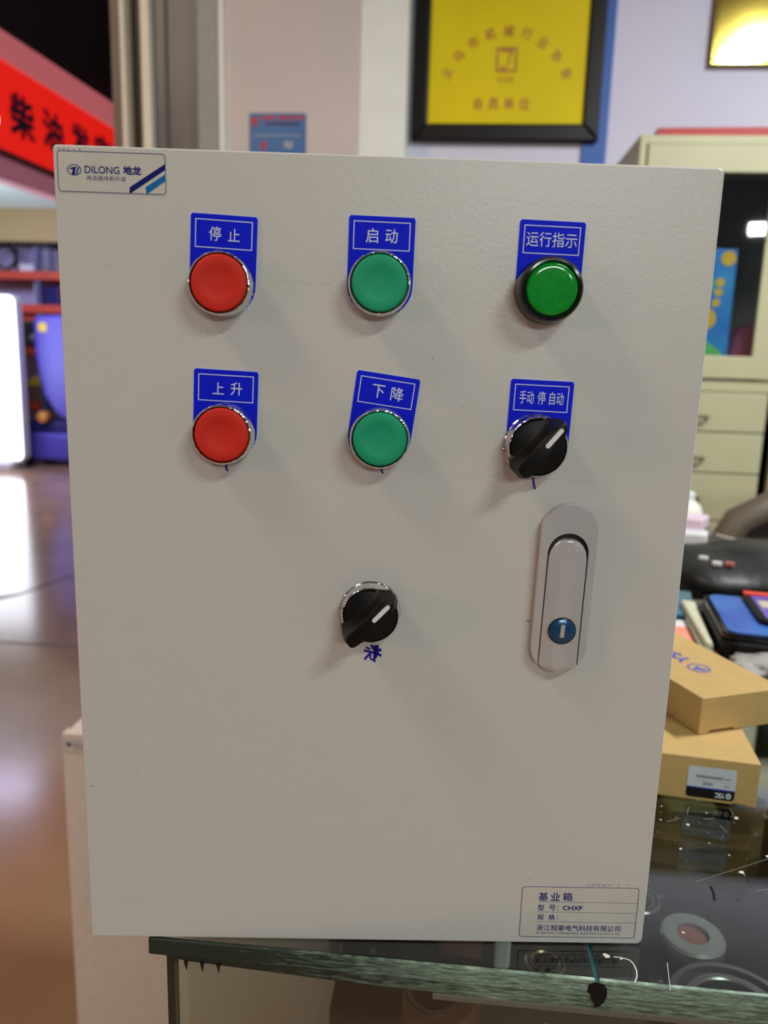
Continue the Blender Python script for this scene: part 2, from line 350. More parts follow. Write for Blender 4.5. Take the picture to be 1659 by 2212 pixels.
lb = empty('light_box', (-4.62, 7.45, 0), 0, 'tall white glowing standing sign on the hall floor at left edge', 'sign')
lb.location = (-4.62, 7.2, 0)
MB().prism(rrect(-0.42, 0.08, 0.45, 1.74, 0.07), -0.06, 0.06).build('case', M_whitep, lb)
MB().prism(rrect(-0.405, 0.10, 0.438, 1.725, 0.06), -0.068, -0.055).build('lit_face', M_lit, lb)
g = MB()
a = [(0.225, 1.15), (0.245, 1.08), (0.275, 1.09), (0.262, 1.03), (0.285, 0.97), (0.255, 0.98), (0.235, 0.93), (0.225, 1.0)]
g.prism(a, -0.0695, -0.068); g.build('printed_mark', mat('pink_print', (0.8, 0.15, 0.3), 0.5, emit=((0.95, 0.30, 0.50), 1.0)), lb)
g = MB()
for x, z, s in ((0.26, 1.53, 0.03), (0.23, 0.70, 0.022), (0.24, 0.62, 0.018), (0.20, 0.45, 0.02), (0.275, 0.29, 0.02)):
    g.prism([(x - s, z - s), (x + s * .4, z - s * .6), (x + s, z + s), (x - s * .2, z + s * .7)], -0.0695, -0.068)
tag(g.build('small_marks', mat('grey_print', (0.3, 0.3, 0.3), 0.5, emit=((0.8, 0.8, 0.85), 0.7)), lb), kind='stuff')
MB().box(-0.3, 0.34, -0.16, 0.16, 0, 0.08).build('foot', M_whitep, lb, bevel=0.01)

rack = empty('storage_rack', (-4.4, 8.15, 0), 0, 'orange beamed storage rack against the far shop wall', 'shelf')
for x in (-1.2, 0.0, 0.85):
    MB().box(x, x + 0.06, -0.2, -0.14, 0, 2.3).build('upright', mat('rack_upright', (0.10, 0.09, 0.2), 0.5), rack)
for z in (2.005, 1.655):
    MB().box(-1.9, 0.9, -0.22, -0.16, z - 0.04, z + 0.045).build('beam', M_orangep, rack)
    MB().box(-1.9, 0.9, -0.16, 0.2, z + 0.02, z + 0.035).build('shelf_board', M_orangep, rack)
for z in (1.20, 0.60):
    MB().box(-1.9, -0.02, -0.22, -0.16, z - 0.04, z + 0.04).build('beam', M_orangep, rack)
    MB().box(-1.9, -0.02, -0.16, 0.2, z + 0.02, z + 0.035).build('shelf_board', M_orangep, rack)
MB().box(-1.9, 0.95, 0.2, 0.23, 0, 2.36).build('back_panel', M_lav, rack)
# goods on the rack
def hallbox(name, x0, x1, z0, z1, m, label, cat, y0=8.03, y1=8.15, bevel=0.012):
    cx = (x0 + x1) / 2; cy = (y0 + y1) / 2
    o = MB().box(x0 - cx, x1 - cx, y0 - cy, y1 - cy, 0, z1 - z0).build(name, m, bevel=bevel, loc=(cx, cy, z0 + .001)); return tag(o, label, cat)
fr = empty('hand_cart', (-4.72, 8.09, 2.0445), 0, 'dark wheeled frame on top shelf at left edge', 'tool')
MB().ring([(0.11, -.02), (0.135, -.02), (0.135, .02), (0.11, .02)], (-0.08, 0, 0.16), 'y', 20).build('wheel', M_black, fr)
MB().tube([(0.05, 0, 0.0), (0.06, 0, 0.35), (-0.02, 0, 0.42), (-0.12, 0, 0.40)], 0.018, 8).build('handle_bar', M_black, fr)
ts = empty('tool_stand', (-4.27, 8.09, 2.041), 0, 'thin dark tool stand on top shelf of the rack', 'tool')
MB().tube([(0, 0, 0), (0, 0, 0.42), (0.09, 0, 0.42)], 0.012, 8).build('post', M_black, ts)
MB().box(0.03, 0.12, -0.02, 0.02, 0.25, 0.38).build('head', M_black, ts, bevel=0.01)
MB().box(-0.06, 0.12, -0.05, 0.05, 0.0, 0.02).build('base', M_tan, ts)
hallbox('storage_box', -4.62, -4.34, 2.04, 2.13, M_whitep, 'low pale box lying on top shelf of rack', 'box')
hallbox('white_carton', -4.13, -3.94, 2.04, 2.33, M_whitep, 'white carton with dark spots at the rack top shelf right end', 'box')
hallbox('storage_box', -4.46, -4.37, 1.69, 1.93, M_whitep, 'narrow pale upright box on second shelf of rack', 'box')
hallbox('lidded_crate', -4.35, -4.17, 1.69, 1.90, M_navyp, 'dark navy crate on second shelf of rack', 'box')
hallbox('red_bag', -4.17, -3.85, 1.76, 1.93, M_mag, 'magenta packet pile on second shelf of rack', 'bag', bevel=0.04)
hallbox('toy_packet', -4.15, -3.9, 1.69, 1.76, mat('violet_plastic', (0.35, 0.12, 0.5), 0.5), 'violet flat packet under the magenta packets', 'packet', bevel=0.02)
eng = empty('small_engine', (-4.52, 8.11, 1.2365), 0, 'dark small engine with orange top on middle shelf of rack', 'machine')
MB().box(-0.10, 0.14, -0.08, 0.08, 0.0, 0.28).build('block', M_dark, eng, bevel=0.02)
MB().prism(rrect(-0.10, 0.30, 0.14, 0.36, 0.025), -0.08, 0.08).build('fuel_tank', M_orangep, eng)
MB().lathe([(0.0, 0), (0.05, 0), (0.05, 0.05), (0, 0.06)], (0.04, -0.08, 0.10), 'y', 16).build('recoil_starter', M_steel, eng)
MB().box(-0.08, 0.10, -0.07, 0.07, 0.28, 0.30).build('tank_mount', M_steel, eng)
pk = empty('yellow_machine', (-4.46, 8.12, 0.636), 0, 'yellow topped small machine on lower shelf of rack', 'machine')
MB().prism([(-.15, 0.18), (0.16, 0.18), (0.16, 0.33), (-.02, 0.30), (-.15, 0.22)], -0.1, 0.1).build('cover', M_yel, pk, bevel=0.015)
MB().box(-0.14, 0.15, -0.09, 0.09, 0.0, 0.18).build('housing', mat('brown_machine', (0.16, 0.10, 0.06), 0.5), pk, bevel=0.01)
bm_ = empty('blue_machine', (-3.95, 7.66, 0), 0, 'large rounded blue machine with yellow sticker beside the rack', 'machine')
prof = [(-0.20, 1.56), (0.5, 1.60), (0.5, 0.45), (0.12, 0.47), (-0.02, 0.57), (-0.13, 0.75), (-0.18, 0.98), (-0.21, 1.2)]
MB().prism(prof, -0.25, 0.25).build('shell', M_bluep, bm_, bevel=0.05, seg=4)
MB().prism(rrect(-0.14, 1.40, -0.05, 1.49, 0.02), -0.256, -0.25).build('yellow_sticker', M_yel, bm_)
MB().box(-0.46, 0.5, -0.22, 0.25, 0.06, 0.36).build('base', M_bluep, bm_, bevel=0.04)
MB().box(-0.40, 0.5, -0.2, 0.2, 0.36, 0.48).build('chassis', M_navyp, bm_, bevel=0.02)
MB().lathe([(0, 0), (0.06, 0), (0.055, 0.08), (0, 0.09)], (-0.13, -0.22, 0.53), 'y', 16).build('knob', mat('amber_plastic', (0.5, 0.2, 0.02), 0.4), bm_)
for x in (-0.36, 0.42): MB().lathe([(0, 0), (0.06, 0), (0.06, 0.05), (0, 0.05)], (x, -0.2, 0.06), 'y', 16).build('wheel', M_black, bm_)

# ================================================================== FLOOR-STANDING CABINET
fc = empty('floor_cabinet', (-0.396, 0.70, 0), 0, 'white steel control cabinet standing on the floor behind the counter end', 'electrical cabinet')
M_fc = mat('warm_white_steel', (0.72, 0.66, 0.59), 0.4)
MB().box(0.004, 0.496, 0.020, 0.22, 0.0, 0.632).build('enclosure', M_fc, fc, bevel=0.003)
MB().prism(rrect(0, 0.004, 0.50, 0.634, 0.004), 0.0, 0.017).build('door', M_fc, fc, bevel=0.002)
st = MB().prism(rrect(0.004, 0.601, 0.053, 0.624, 0.002), -0.0004, -0.00005).build('brand_sticker', M_stick, fc)
g = MB(); outline(g, rrect(0.0045, 0.6015, 0.0525, 0.6235, 0.002), 0.0004, -0.0005)
g.lathe([(0.0035, 0.0005), (0.0035, 0.0006)], (0.0115, 0, 0.6155), n=16)
put_text(g, 'DILONG 地龙', 0.017, 0.6135, 0.042, 0.6175, -0.0006, 0.01)
put_text(g, '再造箱体新价值', 0.020, 0.6085, 0.036, 0.6110, -0.0006)
g.build('lettering', M_navy, st)

# ================================================================== DISPLAY COUNTER
ct = empty('display_counter', (0.03, 0.003, 0), 0, 'glass display counter with chipped green glass top under the grey control box', 'display case')
cg = lambda a: MB().box(*a)
W = 1.55; D = 0.70
# two glass top panes with a joint between them (origin at left front corner)
for x0, x1, nm in ((0.0, 0.2385, 'a'), (0.2405, W, 'b')):
    p = cg((x0, x1, 0.0025, D, 0.8902, 0.90)).build('glass_top', G_top, ct)
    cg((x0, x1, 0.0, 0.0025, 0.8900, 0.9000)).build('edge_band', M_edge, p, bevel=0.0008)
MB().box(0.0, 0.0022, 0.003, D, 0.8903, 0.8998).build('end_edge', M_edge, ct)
# lower laminated sheet: starts a little in, as the band thickens to the right
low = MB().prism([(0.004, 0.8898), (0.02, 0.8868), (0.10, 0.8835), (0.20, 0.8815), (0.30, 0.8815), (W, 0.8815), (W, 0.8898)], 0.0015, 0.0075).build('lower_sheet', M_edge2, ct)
MB().box(0.012, W - 0.01, 0.0075, D - 0.02, 0.8822, 0.8862).build('lower_sheet_glass', glass('plain_sheet_glass', (0.95, 0.965, 0.955)), ct)
MB().box(0.155, 0.46, 0.0008, 0.0032, 0.8782, 0.8818).build('tape_strip', mat('old_tape', (0.13, 0.125, 0.09), 0.55), ct, bevel=0.0004)
cg((0.2385, 0.2405, 0.0, D, 0.8905, 0.8985)).build('joint_seal', mat('teal_seal', (0.005, 0.07, 0.09), 0.3), ct)
MB().add(*(lambda P: (P, [tuple(range(len(P)))]))([(0.2350, -0.0004, 0.8975), (0.2385, -0.0004, 0.8992), (0.2425, -0.0004, 0.8985), (0.2445, -0.0004, 0.896), (0.2448, -0.0004, 0.892), (0.2438, -0.0004, 0.888), (0.2415, -0.0004, 0.8848), (0.2385, -0.0004, 0.8838), (0.2388, -0.0004, 0.8865), (0.2370, -0.0004, 0.8885), (0.2365, -0.0004, 0.8915), (0.2348, -0.0004, 0.8930)])).build('black_tape', M_black, ct)
cg((0.012, W - 0.01, 0.006, 0.011, 0.30, 0.881)).build('front_glass', G_pane, ct)
cg((0.0118, 0.0168, 0.0135, D - 0.02, 0.30, 0.881)).build('end_glass', G_pane, ct)
cg((0.0078, 0.0118, 0.006, 0.0132, 0.30, 0.8895)).build('corner_seal', mat('dark_seal', (0.022, 0.020, 0.010), 0.5), ct)
g = MB()
for x in (0.0195, 0.0285, 0.0375): g.prism([(x, 0.8868), (x + 0.0022, 0.8868), (x + 0.0014, 0.8815)], 0.0005, 0.0015)
tag(g.build('seal_drip', M_dark, ct), kind='stuff')
cg((0.012, W - 0.01, D - 0.02, D - 0.005, 0.30, 0.885)).build('back_panel', mat('counter_back', (0.015, 0.015, 0.012), 0.6), ct)
cg((0.0, W, 0.0, D, 0.0, 0.30)).build('plinth', mat('counter_plinth', (0.25, 0.24, 0.22), 0.5), ct, bevel=0.004)
shf = cg((0.088, W - 0.02, 0.022, D - 0.03, 0.772, 0.780)).build('shelf', mat('shelf_black', (0.012, 0.011, 0.011), 0.6, spec=0.2), ct)
for x in (0.30, 0.9): cg((x, x + 0.012, 0.03, D - 0.04, 0.755, 0.772)).build('shelf_bracket', M_steel, ct)
# scuffs and drips on the glass top
g = MB()
def blob(x, y, r, k=7, z=0.9002):
    g.add([(x + r * random.uniform(.5, 1.1) * math.cos(2 * math.pi * i / k), y + r * random.uniform(.5, 1.1) * math.sin(2 * math.pi * i / k), z) for i in range(k)], [tuple(range(k))])
def strip(pts, wd, z=0.9002):
    for (a, b), (c, d) in zip(pts[:-1], pts[1:]):
        v = Vector((c - a, d - b)).normalized(); n = Vector((-v.y, v.x)) * wd
        g.add([(a + n.x, b + n.y, z), (a - n.x, b - n.y, z), (c - n.x, d - n.y, z), (c + n.x, d + n.y, z)], [(0, 1, 2, 3)])
ox, oy = 0.03, 0.003
for x, y, r in ((0.324, 0.044, .0012), (0.377, 0.103, .002), (0.395, 0.165, .0022), (0.375, 0.185, .0018), (0.358, 0.152, .0016), (0.40, 0.122, .0018), (0.345, 0.123, .0012), (0.277, 0.021, .0022), (0.285, 0.020, .0014), (0.366, 0.132, .0009), (0.415, 0.135, .0012)):
    blob(x - ox, y - oy, r)
strip([(0.281 - ox, 0.0205 - oy), (0.2855 - ox, 0.0205 - oy), (0.2895 - ox, 0.0190 - oy), (0.2908 - ox, 0.016 - oy), (0.2912 - ox, 0.012 - oy), (0.2905 - ox, 0.008 - oy), (0.2885 - ox, 0.004 - oy)], 0.0003)
strip([(0.309 - ox, 0.020 - oy), (0.3055 - ox, 0.001 - oy)], 0.00015)
strip([(0.378 - ox, 0.085 - oy), (0.415 - ox, 0.100 - oy), (0.46 - ox, 0.104 - oy)], 0.00005)
strip([(0.345 - ox, 0.09 - oy), (0.40 - ox, 0.12 - oy), (0.43 - ox, 0.118 - oy)], 0.00005)
for i in range(70):
    blob(random.uniform(0.33, 0.47) - ox, random.gauss(0.165, 0.03) - oy, random.choice((0.0002, 0.0003, 0.0004, 0.0008)))
for i in range(12):
    x, y = random.uniform(0.34, 0.44) - ox, random.uniform(0.11, 0.19) - oy; a = random.uniform(0, 3); l = random.uniform(.004, .014)
    strip([(x, y), (x + l * math.cos(a), y + l * math.sin(a))], 0.00007)
tag(g.build('glass_scuffs', mat('scuff', (0.62, 0.64, 0.60), 0.6), ct), kind='stuff')
g = MB(); strip([(0.3525 - ox, 0.087 - oy), (0.3522 - ox, 0.080 - oy), (0.3508 - ox, 0.074 - oy)], 0.0008); g.build('black_smear', M_black, ct)

# ---- goods in the counter, on the shelf (top at z = .780)
ZS = 0.7805
def bearing(name, x, y, ro, ri, h, z0, label, inner=None, balls=10, m=M_steel, cat='bearing'):
    e = empty(name, (x, y, z0), 0, label, cat, 'bearings and hubs in the display counter')
    t = (ro - ri) * 0.3
    MB().ring([(ro - t, 0), (ro, 0.001), (ro, h - 0.001), (ro - 0.001, h), (ro - t, h)], (0, 0, 0)).build('outer_race', m, e, smooth=True)
    MB().ring([(ri, 0), (ri + t, 0), (ri + t, h), (ri + 0.001, h), (ri, h - 0.001)], (0, 0, 0)).build('inner_race', m, e, smooth=True)
    MB().ring([(ri + t, h * .25), (ro - t, h * .25), (ro - t, h * .8), (ri + t, h * .8)], (0, 0, 0)).build('shield', inner or M_dark, e)
    return e
fh = empty('flange_hub', (0.377, 0.170, ZS), 0, 'pale flanged hub with reddish bore in the glass counter by the box corner', 'machine part', 'bearings and hubs in the display counter')
MB().ring([(0.0115, 0.012), (0.0225, 0.012), (0.023, 0.018), (0.0215, 0.020), (0.0115, 0.020)], (0, 0, 0)).build('flange', mat('pale_metal', (0.42, 0.44, 0.44), 0.35, 0.5), fh, smooth=True)
MB().ring([(0.0115, 0), (0.016, 0), (0.016, 0.012), (0.0115, 0.012)], (0, 0, 0)).build('neck', M_steel, fh, smooth=True)
MB().lathe([(0.0113, 0.0), (0.0113, 0.017), (0, 0.0175)], (0, 0, 0), 'z', 32).build('bore_plug', mat('rust_red', (0.30, 0.10, 0.07), 0.6), fh)
bearing('ball_bearing', 0.384, 0.101, 0.043, 0.027, 0.020, ZS, 'large steel ring bearing at lower right inside the counter')
bearing('ball_bearing', 0.348, 0.216, 0.018, 0.011, 0.012, ZS, 'steel ring half hidden behind the right lower corner of the grey box')
bearing('ball_bearing', 0.265, 0.134, 0.0145, 0.009, 0.016, ZS, 'small shiny brass ring under the sticker of the grey box', m=M_brass)
cu = empty('copper_coil', (0.187, 0.085, ZS), 0, 'rusty red wound ring behind the front glass below the box', 'machine part')
MB().ring([(0.018, 0), (0.029, 0.002), (0.030, 0.020), (0.026, 0.026), (0.018, 0.026)], (0, 0, 0)).build('core', mat('rusty_copper', (0.25, 0.09, 0.055), 0.45, 0.2), cu, smooth=True)
MB().ring([(0.0155, 0), (0.018, 0), (0.018, 0.028), (0.0155, 0.028)], (0, 0, 0)).build('sleeve', M_steel, cu, smooth=True)
yb = tag(MB().prism([(-0.02, -0.012), (0.032, -0.012), (0.028, 0.012), (0.004, 0.02), (-0.018, 0.014)], 0, 0.02, 'z').build('yellow_fitting', mat('old_yellow', (0.42, 0.36, 0.04), 0.5), bevel=0.003, loc=(0.255, 0.058, ZS)), 'yellow plastic fitting inside the counter under the chipped edge', 'fitting')
MB().lathe([(0.005, 0.0195), (0.005, 0.0215), (0.0, 0.0216)], (0.0, 0.0, 0), 'z', 16).build('bolt_hole', M_dark, yb)
for i, (x, y, a, b, h, m, lab) in enumerate(((0.145, 0.075, .022, .03, .045, M_gloss, 'black block at the left end of the counter shelf'), (0.132, 0.16, .022, .03, .04, mat('dark_grey_plastic', (0.05, 0.05, 0.05), 0.4), 'dark grey block behind the black block on the counter shelf'),
        (0.205, 0.16, .016, .014, .05, mat('rust_block', (0.20, 0.07, 0.05), 0.6), 'reddish block in the counter just behind the box bottom edge'), (0.235, 0.145, .006, .006, .052, M_whitep, 'pair of pale pegs in the counter behind the box bottom edge'))):
    o = MB().box(-a, a, -b, b, 0, h).build('part_block' if i < 3 else 'pale_peg', m, bevel=0.003, loc=(x, y, ZS)); tag(o, lab, 'machine part')
for i, (x, y, z, s, m, lab) in enumerate(((0.50, 0.30, 0, .05, M_dark, 'black housing deep inside the counter at right'), (0.42, 0.33, 0, .028, mat('olive_plastic', (0.10, 0.09, 0.015), 0.6), 'olive yellow block deep in the counter under the cardboard boxes'),
        (0.36, 0.36, 0, .03, M_black, 'black block in the counter under the cardboard boxes'), (0.56, 0.14, 0, .035, M_dark, 'steel block at the counter right side'), (0.47, 0.42, 0, .03, mat('green_block', (0.02, 0.04, 0.025), 0.6), 'green block at the back of the counter shelf'))):
    tag(MB().prism(rrect(-s, 0, s, s * 1.3, s * .25), -s * .8, s * .8).build('machine_block', m, bevel=0.002, loc=(x, y, ZS)), lab, 'machine part')

# ================================================================== THE CONTROL BOX (front face at local y = 0, mm grid)
BX = empty('control_box', (0, 0, 0.9004), R(6), 'light grey metal control box with buttons, switches and door lock standing on the glass counter', 'control box')
mm = 0.001
def corner(cx, cz, r, a0): return [(cx * mm + r * mm * math.cos(R(a0 + 15 * i)), cz * mm + r * mm * math.sin(R(a0 + 15 * i))) for i in range(7)]
MB().prism(corner(296.5, 3.5, 3.5, -90) + corner(296.5, 396.5, 3.5, 0) + corner(1.8, 398.2, 1.8, 90) + corner(1, 1, 1, 180), 0.0, 0.018).build('door', PAINT, BX, bevel=0.0018, seg=3)
MB().box(0.0015, 0.2985, 0.0205, 0.200, 0.0, 0.3985).build('enclosure', PAINT, BX, bevel=0.002)
MB().box(0.006, 0.294, 0.017, 0.022, 0.006, 0.394).build('door_gasket', M_black, BX)
def P(v): return [(a * mm, b * mm) for a, b in v]
def legend(pts_top, tilt, cx, cz, rows, name='legend_plate', label=None):
    """30 mm wide plate: flat top, round bottom about the button; tilt in degrees; (cx,cz) button centre; top = height above centre"""
    h = pts_top
    m = Matrix.Translation((cx * mm, 0, cz * mm)) @ Matrix.Rotation(R(-tilt), 4, 'Y')
    arc = [(15 * math.cos(R(a)), 13.9 * math.sin(R(a))) for a in range(180, 361, 10)]
    poly = P([(15, h - 1), (14.3, h), (-14.3, h), (-15, h - 1)] + arc)
    rim = MB().at(m).prism(P([(15.25, h - 1), (14.5, h + .25), (-14.5, h + .25), (-15.25, h - 1)] + [(x * 1.017, z * 1.017) for x, z in arc]), -0.0004, 0.0).build(name, M_legedge, BX)
    pl = MB().at(m).prism(poly, -0.00055, -0.0004).build('plate_face', M_legend, rim)
    g = MB().at(m)
    rect_line(g, -12.9 * mm, (h - 14.6) * mm, 12.9 * mm, (h - 2.2) * mm, 0.42 * mm, -0.0007)
    for body, x0, x1, z0, z1, bold in rows:
        put_text(g, body, x0 * mm, (h - z0) * mm, x1 * mm, (h - z1) * mm, -0.0007, bold)
    g.build('lettering', M_print, rim)
    if label: rim['label'] = label
    return rim
legend(30.4, -2.2, 74.4, 342.2, [('停', -6.6, -1.2, 11.4, 5.2, .006), ('止', 2.0, 7.2, 11.2, 5.6, .006)], label='blue legend plate reading stop, above the upper red button')
legend(30.2, -0.8, 146.2, 344.0, [('启', -7.2, -1.6, 11.6, 5.2, .006), ('动', 1.6, 7.2, 11.4, 5.2, .006)], label='blue legend plate reading start, above the upper green button')
legend(31.0, -1.0, 223.4, 343.8, [('运行指示', -11.6, 11.6, 11.4, 5.0, .003)], label='blue legend plate of four characters above the green lamp')
legend(29.0, -1.8, 74.8, 275.0, [('上', -6.2, -0.8, 11.4, 5.8, .006), ('升', 2.2, 7.8, 11.4, 5.4, .006)], label='blue legend plate reading up, above the lower red button')
legend(29.4, -7.2, 148.0, 274.9, [('下', -6.8, -0.8, 11.4, 5.2, .006), ('降', 2.2, 8.2, 11.6, 5.2, .006)], label='tilted blue legend plate above the lower green button')
legend(30.0, -1.4, 223.4, 273.6, [('手动', -10.4, -3.6, 11.2, 5.2, .003), ('停', -1.8, 2.0, 11.2, 5.2, .003), ('自动', 3.8, 10.6, 11.2, 5.2, .003)], label='blue legend plate with three words above the selector switch')

CAP = [(0, 9.25), (3, 9.28), (5.5, 9.45), (7, 9.75), (8, 9.95), (9, 10.02), (11.2, 10.0), (12.0, 9.8), (12.45, 9.35), (12.6, 8.6), (12.6, 7.0)]
def push(cx, cz, m, label):
    c = (cx * mm, 0, cz * mm)
    o = MB().ring(P([(12.75, 7.0), (12.8, 9.0), (13.1, 9.6), (13.5, 9.5), (13.95, 8.9), (14.1, 7.9), (13.8, 7.2), (14.1, 6.4), (14.25, 1.2), (14.5, 0.7), (12.75, 0.7)]), c, 'y', 64).build('push_button', M_chrome, BX, smooth=True)
    o['label'] = label
    q = MB().lathe(P(CAP), c, 'y', 64).build('button_cap', m, o, smooth=True)
    MB().ring(P([(12.58, 5.5), (12.8, 5.5), (12.8, 7.6), (12.58, 7.6)]), c, 'y', 48).build('shadow_gap', M_dark, o)
    return o
push(74.4, 342.3, M_red, 'upper red push button with chrome bezel')
push(146.0, 344.4, M_green, 'upper green push button with chrome bezel')
push(74.8, 274.6, M_red, 'lower red push button with chrome bezel')
push(148.1, 274.6, M_green, 'lower green push button with chrome bezel')
# indicator lamp
c = (222.9 * mm, 0, 344.0 * mm)
lamp = MB().ring(P([(11.6, 9.0), (11.7, 12.6), (12.2, 13.3), (13.2, 13.2), (14.0, 12.2), (14.5, 9), (14.9, 5), (15.0, 0.8), (11.6, 0.8)]), c, 'y', 64).build('indicator_lamp', M_gloss, BX, smooth=True)
lamp['label'] = 'green indicator lamp in a glossy black bezel'
MB().lathe(P([(0, 13.1), (5, 13.09), (9, 13.04), (10.6, 12.95), (11.2, 12.7), (11.55, 12.2), (11.6, 9.0)]), c, 'y', 64).build('lens', M_lens, lamp, smooth=True)
# selector switches
def selector(cx, cz, ang, label):
    c = (cx * mm, 0, cz * mm)
    o = MB().ring(P([(12.9, 6.0), (13.0, 8.2), (13.5, 8.8), (14.1, 8.3), (14.4, 7.2), (14.0, 6.2), (14.3, 5.0), (14.6, 1.2), (15.1, 0.7), (12.9, 0.7)]), c, 'y', 64).build('selector_switch', M_chrome, BX, smooth=True)
    o['label'] = label
    MB().lathe(P([(12.85, 5.0), (12.9, 8.6), (12.5, 9.4), (11.6, 9.8), (0, 10.2)]), c, 'y', 64).build('dial', M_black, o, smooth=True)
    m = Matrix.Translation(c) @ Matrix.Rotation(-R(ang), 4, 'Y')
    def sec(h, L, wd, tip):
        pts = [(-L, -wd * .42), (-L + 1.2, -wd * .8), (-L + 4, -wd), (0, -wd * .96), (L - 5.0, -wd), (L - 1.2, -wd * .55), (L, -wd * .1), (L - .2, wd * .35), (L - 3.2, wd * .85), (L - 5.0, wd), (0, wd * .96), (-L + 3, wd), (-L + .6, wd * .6)]
        return [(a * mm, -h * mm, b * mm) for a, b in pts]
    MB().at(m).loft([sec(8.6, 16.0, 7.2, 0), sec(9.6, 16.4, 6.2, 0), sec(11.5, 16.6, 5.0, 0), sec(14, 16.4, 4.3, 0), sec(18.0, 15.9, 3.8, 0), sec(20.2, 15.2, 3.5, 0), sec(20.8, 14.2, 2.8, 0)]).build('grip', M_black, o, smooth=True)
    pts = [(2.2 + 8.9 * 0, 0)]
    bar = [(11.6 + 1.05 * math.cos(R(a)), 1.05 * math.sin(R(a))) for a in range(-90, 91, 22)] + [(2.6 + 1.05 * math.cos(R(a)), 1.05 * math.sin(R(a))) for a in range(90, 271, 22)]
    MB().at(m).prism(P(bar), -21.05 * mm, -20.7 * mm).build('pointer_line', mat('pointer_white', (0.78, 0.78, 0.80), 0.5), o)
    return o
selector(222.4, 272.8, 51, 'selector switch below the three word legend plate')
selector(146.0, 188.4, 47, 'lone selector switch in the middle above the ink scribble')
# door lock
lt = Matrix.Translation((241.0 * mm, 0, 202.2 * mm)) @ Matrix.Rotation(R(-1.2), 4, 'Y').inverted()
def arc(cx, cz, r, a0, a1, n=16): return [(cx + r * math.cos(R(a0 + (a1 - a0) * i / n)), cz + r * math.sin(R(a0 + (a1 - a0) * i / n))) for i in range(n + 1)]
HB = -43.2
def stad(r, k=0): return arc(0, 29.4, r, 0, 180) + arc(0, -29.4, r, 180, 360)
MB().at(lt).prism(P(stad(12.6)), -2.2 * mm, 0).build('lock_base', M_dark, BX)
w_ = 10.0; zc = 18.8
outer = arc(0, 29.4, 13.8, 0, 180)
lo_l = [(-13.8, -29.4)] + arc(0, -29.4, 13.8, 180, 223, 6)[1:]
lo_r = arc(0, -29.4, 13.8, 317, 360, 6)
poly = outer + lo_l + [(-w_, -38.6)] + [(-w_, zc)] + list(reversed(arc(0, zc, w_, 0, 180))) [1:] + [(w_, -38.6)] + lo_r
hs = MB().at(lt).prism(P(poly), -4.6 * mm, -0.2 * mm).build('lock_housing', M_zinc, BX, bevel=0.0017, seg=4)
hs['label'] = 'silver oval door lock housing'
# flip handle: three flat facets, square lower end following the oval
def hsec(z, k=1.0, top=1.0):
    hw = 9.55 * k
    return [(-hw, -0.4, z), (-hw, -4.9 * top, z), (-3.4 * k, -6.4 * top, z), (3.4 * k, -6.4 * top, z), (hw, -4.9 * top, z), (hw, -0.4, z)]
rings = []
for z, k, t_ in ((-43.0, 0.30, .82), (-42.3, 0.50, .88), (-41.0, 0.72, .95), (-39.4, .90, 1), (-38.0, 1, 1), (12, 0.985, 1), (16.5, 0.975, 1), (20, 0.90, 1), (22.8, 0.74, 1), (24.8, 0.52, 1), (25.9, 0.28, .93)):
    rings.append([(a * mm, b * mm, c_ * mm) for a, b, c_ in hsec(z, k, t_)])
hd = MB().at(lt).loft(rings).build('lock_handle', M_zinc, BX, bevel=0.0004)
hd['label'] = 'faceted silver flip handle'
kc = (0.2 * mm, 0, -20.0 * mm)
cyl = MB().at(lt).lathe(P([(6.3, 5.0), (6.35, 6.9), (5.9, 7.25), (0, 7.3)]), kc, 'y', 48).build('lock_cylinder', M_keyblue, BX, smooth=True)
cyl['label'] = 'round blue key cylinder'
MB().at(lt).ring(P([(6.35, 6.0), (6.9, 6.0), (6.9, 6.75), (6.35, 6.75)]), kc, 'y', 48).build('cylinder_gap', M_dark, cyl)
MB().at(lt).prism([(a + kc[0], b + kc[2]) for a, b in P([(-1.0, -3.3), (1.0, -3.3), (1.15, 3.3), (-.85, 3.3)])], -7.42 * mm, -7.3 * mm).build('keyway', mat('keyway_brass', (0.50, 0.46, 0.38), 0.4, 0.2), cyl)
# brand sticker, upper left
st = MB().prism(P([(1.7, 380.2), (49.8, 380.0), (49.8, 397.6), (1.7, 397.6)]), -0.00012, 0.0).build('brand_sticker', M_stick, BX)
st['label'] = 'logo sticker in the upper left corner'
g = MB(); outline(g, P(rrect(1.9, 380.3, 49.6, 397.4, 1.6)), 0.26 * mm, -0.0002)
put_text(g, 'DILONG', 13.9 * mm, 388.3 * mm, 29.2 * mm, 391.4 * mm, -0.0002, .006)
put_text(g, '地龙', 30.8 * mm, 388.2 * mm, 38.8 * mm, 391.9 * mm, -0.0002, .03)
